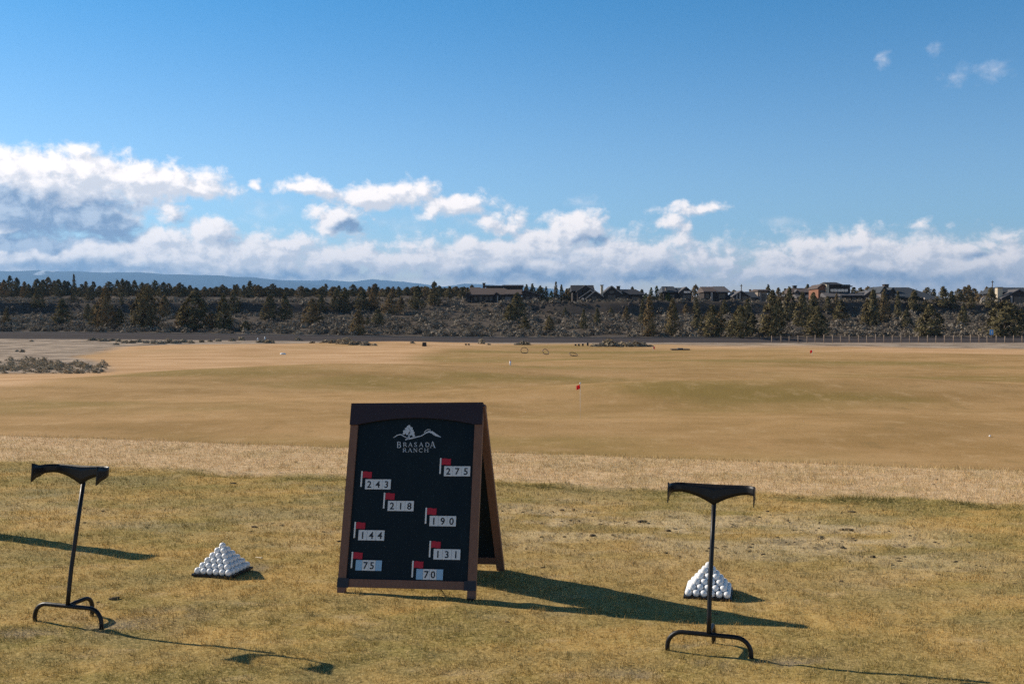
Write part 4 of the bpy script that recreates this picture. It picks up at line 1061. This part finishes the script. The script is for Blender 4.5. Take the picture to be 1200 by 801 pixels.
# labels that single each tree out: look, then place counted from a landmark
MARKS = [(-20, 'left edge of the photo'), (87, None), (300, None), (421, None), (589, 'low brown-roofed house'), (712, 'many-gabled dark house'), (792, 'house with pale gable window'), (838, 'grey ridge-roofed house'),
         (872, 'house with pale porch posts'), (982, 'tallest house'), (1060, 'long slate-roofed house'), (1190, 'rightmost house')]
LM = {'skyline': [(-30, 'the left photo edge'), (87, 'the tallest spire'), (172, 'the broad double-crowned tree'), (293, 'the dip in the blue ridge'), (421, 'the dark roadside cone juniper'), (545, 'the low brown-roofed house'), (633, 'the low brown-roofed house'), (670, 'the many-gabled house'),
                  (756, 'the many-gabled house'), (823, 'the grey ridge-roofed house'), (900, 'the tan flat-roofed house'), (957, 'the tallest house'), (1010, 'the tallest house'), (1097, 'the long slate-roofed house'), (1168, 'the rightmost house')]}
def label_trees():
    used = set()
    for zone, nm in (('skyline', 'on the skyline'), ('back', 'in the back row'), ('slope', 'on the slope')):
        ts = sorted([q for q in TREES if q[1] == zone], key=lambda q: q[0])
        for i, (px, _, t, h_, w_, shp) in enumerate(ts):
            look = ('tall ' if h_ > 8.6 else 'small ' if h_ < 4.6 else '') + ('narrow' if w_ / h_ < .36 else 'broad' if w_ / h_ > .62 else 'bushy')
            kind = 'green pine' if shp == 'green' else 'juniper'
            if zone == 'skyline' and px == 87: t['label'] = 'tallest thin spire of a juniper on the skyline at left'; t['group'] = 'trees on the skyline'; continue
            if zone == 'slope' and px == 420: t['label'] = 'dark cone-shaped juniper standing right beside the road'; t['group'] = 'trees on the slope'; continue
            lm = min(LM['skyline'], key=lambda q: abs(q[0] - px))
            side = 'left' if px < lm[0] else 'right'
            between = [q for q in ts if (px <= q[0] < lm[0] if side == 'left' else lm[0] <= q[0] <= px)]
            k = len(between)
            lab = f'{look} {kind} {nm}, {ORD[min(k, 30) - 1] if k > 0 else "just"} {side} of {lm[1]}'
            while lab in used: lab = lab.replace(look, look + ' dark', 1)
            used.add(lab); t['label'] = lab; t['group'] = 'trees ' + nm
label_trees()

# ------------------------------------------------------------------ sagebrush
def bush_arrays(n_leaf, r_):
    th = r_.uniform(0, 6.28, n_leaf); ph = np.arccos(r_.uniform(0, 1, n_leaf)); rr = r_.uniform(.45, 1.0, n_leaf)
    d = np.stack([np.sin(ph) * np.cos(th), np.sin(ph) * np.sin(th), np.cos(ph)], 1)
    p = d * rr[:, None] * np.array([.5, .5, .62])
    no = d + r_.normal(0, .45, (n_leaf, 3)); no /= np.linalg.norm(no, axis=1)[:, None]
    e = np.cross(no, r_.normal(0, 1, (n_leaf, 3))); e /= np.linalg.norm(e, axis=1)[:, None] + 1e-9
    dd = np.cross(no, e)
    l_ = r_.uniform(.16, .32, n_leaf)[:, None]; w_ = l_ * .7
    return np.stack([p - e * w_ * .5, p + e * w_ * .5, p + dd * l_], 1).reshape(-1, 3)
sr = np.random.default_rng(77)
protos = [bush_arrays(46, sr) for _ in range(6)]
def sage_mass(pts, smin, smax, seed, mat=None):
    r_ = np.random.default_rng(seed); out, tint = [], []
    for (x_, y_, z_) in pts:
        s = r_.uniform(smin, smax) * (1 if r_.random() < .8 else 1.5); q = protos[r_.integers(6)]
        a = r_.uniform(0, 6.28); ca, sa = math.cos(a), math.sin(a)
        out.append(np.stack([(q[:, 0] * ca - q[:, 1] * sa) * s * 1.25 + x_, (q[:, 0] * sa + q[:, 1] * ca) * s * 1.25 + y_, q[:, 2] * s + z_ - .05], 1))
        tn = np.clip(r_.normal(.5, .25), 0, 1); tint.append(np.repeat(np.clip(tn + r_.normal(0, .15, len(q) // 3), 0, 1), 3))
    v = np.concatenate(out); t_ = np.concatenate(tint); t4 = np.stack([t_, t_, t_, np.ones_like(t_)], 1)
    return mesh_np('sagebrush', v, np.arange(len(v)).reshape(-1, 3), mat or m_sage, {'tint': t4})
M_ = 8000
ys = sr.uniform(164.6, 262, M_); xs = sr.uniform(-.60, .60, M_) * ys
dens = fbm(xs / 9, ys / 9, 91, 3)
kp = (sr.random(M_) < np.clip((dens - .28) * 3.2, .08, 1))
kp &= ~((ys > 243) & (600 + F * xs / ys > 535) & (sr.random(M_) < .88))
xs, ys = xs[kp], ys[kp]; zs = H(xs, ys)
o = link('sagebrush', sage_mass(list(zip(xs, ys, zs)), .75, 1.6, 1)); tag(o, 'grey sagebrush covering the hillside and rim', 'sagebrush', kind='stuff')
# brush patch at the left of the fairway
pts = []
for i in range(420):
    px, py = sr.uniform(-60, 124), sr.uniform(421, 436.5)
    if (px > 60 and py < 423 + (px - 60) * .07) : continue
    if sr.random() < .25: continue
    Y = 2941 / (py - HZ); x_ = wx(px, Y); pts.append((x_, Y, H1(x_, Y)))
o = link('sagebrush', sage_mass(pts, .22, .48, 2, m_brush)); tag(o, 'grey-green brush patch at the left edge of the fairway', 'brush patch', kind='stuff')

# rocks of the rim: dark basalt blocks scattered under the edge
vs, fs, tn = [], [], 0
ico = bmesh.new(); bmesh.ops.create_icosphere(ico, subdivisions=1, radius=1)
iv = np.array([v.co[:] for v in ico.verts]); ifc = np.array([[v.index for v in f.verts] for f in ico.faces]); ico.free()
for i in range(1300):
    yy = sr.uniform(216, 246); xx = sr.uniform(-.58, .58) * yy
    g0, g1 = H1(xx, yy - 1.2), H1(xx, yy + 1.2)
    if (g1 - g0) / 2.4 < sr.uniform(.25, .6): continue
    s = sr.uniform(.2, .55)
    q = np.sign(iv) * np.abs(iv) ** .6 * (1 + .5 * (sr.random((len(iv), 1)) - .5)) * np.array([s * 1.2, s, s * sr.uniform(.7, 1.3)])
    vs.append(q + np.array([xx, yy, H1(xx, yy) + s * .1])); fs.append(ifc + tn); tn += len(iv)
o = link('rimrock', mesh_np('rimrock', np.concatenate(vs), np.concatenate(fs), m_rock)); tag(o, 'dark basalt rimrock rubble under the plateau edge', 'rocks', kind='stuff')

# single shrubs in the pale scrub before the road
SH = [bush_arrays(130, sr) for _ in range(4)]
SHM = []
for q in SH:
    t_ = np.repeat(np.clip(sr.normal(.45, .25, len(q) // 3), 0, 1), 3)
    SHM.append(mesh_np('shrub', q, np.arange(len(q)).reshape(-1, 3), m_brush, {'tint': np.stack([t_, t_, t_, np.ones_like(t_)], 1)}))
SHR = []
def shrub(px, py, wpx, hpx):
    x_, y_, z_ = ground_at(px, py); k = y_ / F
    o = link('shrub', rnd.choice(SHM)); o.location = (x_, y_, z_ - .06); q = rnd.uniform(.85, 1.35); o.scale = (wpx * k * 1.9 * q, wpx * k * 1.4, hpx * k * 1.75 * q); o.rotation_euler = (0, 0, rnd.uniform(0, 6.28))
    SHR.append((px, o, wpx))
for a in [(20, 412, 3, 3), (26, 412.5, 3.5, 3.5), (37, 400, 5, 2), (108, 399, 5, 3.5), (115, 399, 5, 3), (122, 400, 6, 3), (131, 399.5, 6, 4), (139, 400.5, 6, 4), (146, 402, 6, 3), (136, 404, 5, 3), (155, 402, 6, 4), (163, 401, 7, 4), (171, 402, 7, 4), (180, 402.5, 7, 4),
          (189, 403, 7, 4), (198, 402, 7, 4.5), (206, 402.5, 6, 3.5), (215, 401.5, 7, 4), (224, 402, 7, 3.5), (236, 401, 6, 3), (246, 400.5, 6, 3), (256, 400, 6, 3), (272, 399.5, 6, 4), (283, 399, 6, 5),
          (307, 401.5, 8, 4), (316, 402, 8, 4), (349, 398.4, 4, 4), (366, 402, 5, 3), (383, 401.5, 7, 4), (391, 402, 7, 5), (398, 402.5, 7, 5), (406, 403, 8, 6), (413, 404, 7, 5), (420, 403.5, 7, 5), (428, 404.8, 8, 5), (439, 405, 4, 3), (483, 402.3, 4, 4), (564, 402.8, 5, 5), (573, 404, 3, 2),
          (607, 404, 6, 3), (613, 404, 9, 6), (618, 404, 6, 4), (697, 406, 7, 3.4), (705, 406, 8, 5), (713, 406, 9, 7), (721, 406, 9, 7), (729, 406, 8, 6), (737, 406, 8, 5), (745, 406, 9, 6), (753, 406, 8, 5), (761, 406, 7, 3.4)]:
    shrub(*a)
SHR.sort(key=lambda q: q[0])
SLM = [(-10, 'the left photo edge'), (302, 'the white roadside cones'), (421, 'the dark roadside juniper'), (497, 'the black boxy bin'), (582, 'the close pair of black blocks'), (689, 'the four black blocks'), (766, 'the thin dark red flag')]
for px, o, w_ in SHR:
    lm = min(SLM, key=lambda q: abs(q[0] - px)); side = 'left' if px < lm[0] else 'right'
    k = len([q for q in SHR if (px <= q[0] < lm[0] if side == 'left' else lm[0] <= q[0] <= px)])
    tag(o, f'low {"wide" if w_ > 6.5 else "small"} dry shrub, {ORD[max(k, 1) - 1]} {side} of {lm[1]}', 'shrub', 'dry shrubs before the road')

# ------------------------------------------------------------------ air
mh = bpy.data.materials.new('pale_haze'); mh.use_nodes = True
nt = NT(mh.node_tree); nt.n.clear(); outn = nt.new('ShaderNodeOutputMaterial')
pv = nt.new('ShaderNodeVolumePrincipled'); pv.inputs['Color'].default_value = (.32, .60, 1.0, 1); pv.inputs['Density'].default_value = 7.4e-5; pv.inputs['Anisotropy'].default_value = .18
nt.l.new(pv.outputs[0], outn.inputs['Volume'])
hz = MB().box(-15200, 15200, -600, 19600, -12, 905).build('haze', mh); tag(hz, 'thin pale air over the whole range', 'haze', kind='stuff')

# ------------------------------------------------------------------ sun and sky
SUN_EL, SUN_AZ = R(29.7), R(-63.5)           # azimuth from +Y towards +X
sd = Vector((math.sin(SUN_AZ) * math.cos(SUN_EL), math.cos(SUN_AZ) * math.cos(SUN_EL), math.sin(SUN_EL)))
sl = bpy.data.lights.new('sun', 'SUN'); sl.energy = 4.9; sl.angle = R(.53); sl.color = (1.0, .89, .745)
so = bpy.data.objects.new('sun', sl); COL.objects.link(so); so.rotation_euler = (-sd).to_track_quat('-Z', 'Y').to_euler(); so.location = (-30, 20, 30)

world = bpy.data.worlds.new('World'); scene.world = world; world.use_nodes = True
nt = NT(world.node_tree); nt.n.clear()
wo = nt.new('ShaderNodeOutputWorld'); bg = nt.new('ShaderNodeBackground'); nt.l.new(bg.outputs[0], wo.inputs[0])
sky = nt.new('ShaderNodeTexSky', sky_type='NISHITA'); sky.sun_disc = False; sky.sun_elevation = SUN_EL; sky.sun_rotation = SUN_AZ
sky.air_density = 1.0; sky.dust_density = .35; sky.ozone_density = 1.2; sky.altitude = 900
tc = nt.new('ShaderNodeTexCoord'); sp = nt.new('ShaderNodeSeparateXYZ'); nt.l.new(tc.outputs['Generated'], sp.inputs[0])
# a clear winter sky: bluer higher up, pale towards the horizon
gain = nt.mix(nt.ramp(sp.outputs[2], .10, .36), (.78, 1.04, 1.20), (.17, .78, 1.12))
gain = nt.mix(nt.ramp(sp.outputs[2], .34, .62), gain, (.05, .15, .24))  # sky overhead, out of view, dimmed to weaken the fill in shadows
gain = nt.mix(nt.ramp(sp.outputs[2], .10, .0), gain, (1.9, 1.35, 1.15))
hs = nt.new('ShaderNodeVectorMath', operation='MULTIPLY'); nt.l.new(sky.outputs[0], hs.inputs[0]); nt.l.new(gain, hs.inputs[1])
az = nt.math('ARCTAN2', sp.outputs[0], sp.outputs[1]); el = nt.math('ARCSINE', sp.outputs[2])
cb = nt.new('ShaderNodeCombineXYZ'); nt.l.new(nt.math('MULTIPLY', az, 10.0), cb.inputs[0]); nt.l.new(nt.math('MULTIPLY', el, 10.0), cb.inputs[1])
P = cb.outputs[0]                              # sky coordinates: tenths of a radian
def cpos(px, py):
    a = (px - 600) / F; b = (HZ - py) / F
    return 10 * math.atan(a), 10 * math.atan(b / math.sqrt(1 + a * a))
# cloud masses: (x, y, half width, half height, weight)
CL = [(180, 306, 430, 48, .95), (640, 310, 310, 46, .9), (1060, 312, 290, 46, .95), (60, 213, 150, 46, 1.2), (160, 214, 130, 27, 1.15), (-60, 220, 120, 60, 1.0), (20, 250, 120, 36, 1.0), (110, 258, 60, 30, .95), (225, 222, 60, 14, .85), (205, 248, 30, 14, .8), (185, 275, 50, 16, .9), (250, 273, 40, 24, .95), (40, 300, 190, 28, 1.0), (230, 305, 180, 24, .95),
      (306, 218, 12, 12, .62), (365, 222, 55, 14, .85), (400, 256, 40, 28, 1.0), (440, 230, 64, 20, 1.0), (490, 224, 38, 20, .9), (532, 238, 58, 18, .85), (515, 248, 30, 14, .5),
      (430, 305, 160, 24, .9), (330, 285, 70, 14, .8), (600, 300, 130, 30, .9), (590, 262, 50, 18, .7), (675, 270, 45, 30, .95), (650, 285, 60, 22, .9), (740, 300, 110, 28, .75), (560, 290, 60, 16, .8), (810, 245, 48, 10, .65), (795, 262, 28, 16, .6), (800, 290, 50, 26, .5),
      (842, 315, 30, 24, .75), (885, 320, 25, 22, .75), (985, 300, 90, 38, 1.0), (1000, 285, 45, 22, .9), (1060, 305, 80, 28, .95), (1150, 312, 110, 30, .95), (1290, 310, 120, 40, .95), (930, 320, 80, 24, .9), (-300, 230, 200, 70, 1.0), (1500, 280, 200, 70, .9)]
WISP = [(680, 236, 34, 12, .55), (918, 258, 38, 18, .5), (1038, 73, 15, 12, .75), (1099, 62, 13, 14, .5), (1120, 88, 18, 13, .5), (1162, 86, 26, 18, .55), (560, 265, 60, 20, .5), (300, 245, 60, 25, .45), (470, 265, 60, 22, .5)]
DK = [(95, 264, 76, 24, 1.9), (15, 282, 72, 15, 1.7), (0, 240, 100, 26, 1.0), (130, 240, 60, 14, .45), (418, 267, 28, 13, .9), (690, 282, 30, 9, .6), (270, 282, 30, 10, .4), (215, 256, 26, 6, .4), (985, 292, 30, 9, .5), (1155, 298, 26, 7, .6), (100, 315, 160, 12, .6), (330, 322, 220, 12, .5), (600, 325, 160, 14, .6), (760, 322, 90, 16, .6), (1050, 326, 200, 14, .4), (640, 302, 70, 8, .35)]
def blobs(vec, items, scale=1.0):
    acc = None
    for (px, py, rx, ry, w_) in items:
        cx, cy = cpos(px, py); kx = F / (10 * rx); ky = F / (10 * ry)
        d = nt.vmath('MULTIPLY', nt.vmath('SUBTRACT', vec, (cx, cy, 0)), (kx, ky, 0))
        ln = nt.vmath('LENGTH', d, None, 1)
        v_ = nt.math('MULTIPLY_ADD', ln, -w_, w_)
        acc = v_ if acc is None else nt.math('SMOOTH_MAX', acc, v_, .18)
    return acc
def noisevec(vec, sc, amp, off):
    n_ = nt.new('ShaderNodeTexNoise'); n_.noise_dimensions = '2D'; nt.l.new(nt.vmath('ADD', vec, off), n_.inputs['Vector']); n_.inputs['Scale'].default_value = sc; n_.inputs['Detail'].default_value = 3
    return nt.vmath('MULTIPLY', nt.vmath('SUBTRACT', n_.outputs['Color'], (.5, .5, .5)), (amp, amp * .7, 0))
def puff(vec, scale):
    """cauliflower relief 0..1"""
    v1 = nt.new('ShaderNodeTexVoronoi', feature='SMOOTH_F1'); v1.voronoi_dimensions = '2D'; nt.l.new(vec, v1.inputs['Vector']); v1.inputs['Scale'].default_value = scale; v1.inputs['Smoothness'].default_value = .35
    v1.inputs['Detail'].default_value = 2.0; v1.inputs['Roughness'].default_value = .5; v1.inputs['Lacunarity'].default_value = 2.3
    return nt.math('SUBTRACT', 1.0, v1.outputs['Distance'])
def cloud_field(vec):
    st = nt.vmath('MULTIPLY', vec, (1, 1.35, 0))
    w1 = nt.vmath('ADD', vec, noisevec(vec, 2.2, .30, (3, 1, 0)))
    w2 = nt.vmath('ADD', w1, noisevec(vec, 7.0, .12, (7, 2, 0)))
    b = blobs(w2, CL)
    p1 = puff(nt.vmath('ADD', st, noisevec(vec, 5, .12, (1, 9, 0))), 3.4)
    n_ = nt.new('ShaderNodeTexNoise'); n_.noise_dimensions = '2D'; nt.l.new(nt.vmath('ADD', st, noisevec(vec, 3, .2, (4, 4, 0))), n_.inputs['Vector']); n_.inputs['Scale'].default_value = 5; n_.inputs['Detail'].default_value = 7; n_.inputs['Roughness'].default_value = .62
    r_ = nt.math('MULTIPLY_ADD', p1, .28, nt.math('MULTIPLY', nt.math('SUBTRACT', n_.outputs[0], .5), .88))
    return nt.math('ADD', b, nt.math('SUBTRACT', r_, .14)), w2, n_.outputs[0], r_
f0, wv, nz0, rel = cloud_field(P)
sund = Vector((-1.0, .75)).normalized() * .10
f1, _, _, _ = cloud_field(nt.vmath('ADD', P, (sund.x, sund.y, 0)))
alpha = nt.math('MAXIMUM', nt.ramp(f0, -.06, .46), nt.math('MULTIPLY', nt.ramp(nt.math('ADD', blobs(wv, WISP), nt.math('SUBTRACT', rel, .14)), .0, .9), .36))
light = nt.ramp(nt.math('SUBTRACT', f0, f1), -.22, .30)
dk = nt.ramp(nt.math('ADD', blobs(wv, DK), nt.math('MULTIPLY', nt.math('SUBTRACT', nz0, .5), .9)), .02, .55)
thick = nt.ramp(f0, .25, 1.1)
SK = .1
lit, shade, deep = (13.0, 11.6, 10.6), (7.6, 7.4, 7.6), (1.5, 2.4, 4.0)
cc = nt.mix(light, shade, lit)
cc = nt.mix(nt.math('MULTIPLY', dk, .92), cc, nt.mix(light, deep, (5.0, 5.8, 7.0)))
gl = nt.ramp(sp.outputs[2], -.02, .0)
alpha = nt.math('MULTIPLY', alpha, nt.math('MULTIPLY', gl, .97))
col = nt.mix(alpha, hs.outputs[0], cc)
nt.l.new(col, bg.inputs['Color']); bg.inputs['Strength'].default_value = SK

# ------------------------------------------------------------------ camera and render
cam = bpy.data.cameras.new('camera'); cam.lens = F / 1200 * 36; cam.sensor_width = 36; cam.clip_start = .1; cam.clip_end = 60000
co = bpy.data.objects.new('camera', cam); COL.objects.link(co); co.location = (0, 0, EYE); co.rotation_euler = (math.pi / 2 - pitch, 0, 0)
scene.camera = co
vs_ = scene.view_settings; vs_.view_transform = 'Standard'; vs_.look = 'None'; vs_.gamma = 1; vs_.exposure = .27; vs_.use_curve_mapping = False
scene.cycles.max_bounces = 5; scene.cycles.diffuse_bounces = 3; scene.cycles.glossy_bounces = 2; scene.cycles.transmission_bounces = 2; scene.cycles.volume_bounces = 0
scene.cycles.use_denoising = False; scene.cycles.use_adaptive_sampling = True; scene.cycles.adaptive_threshold = .006
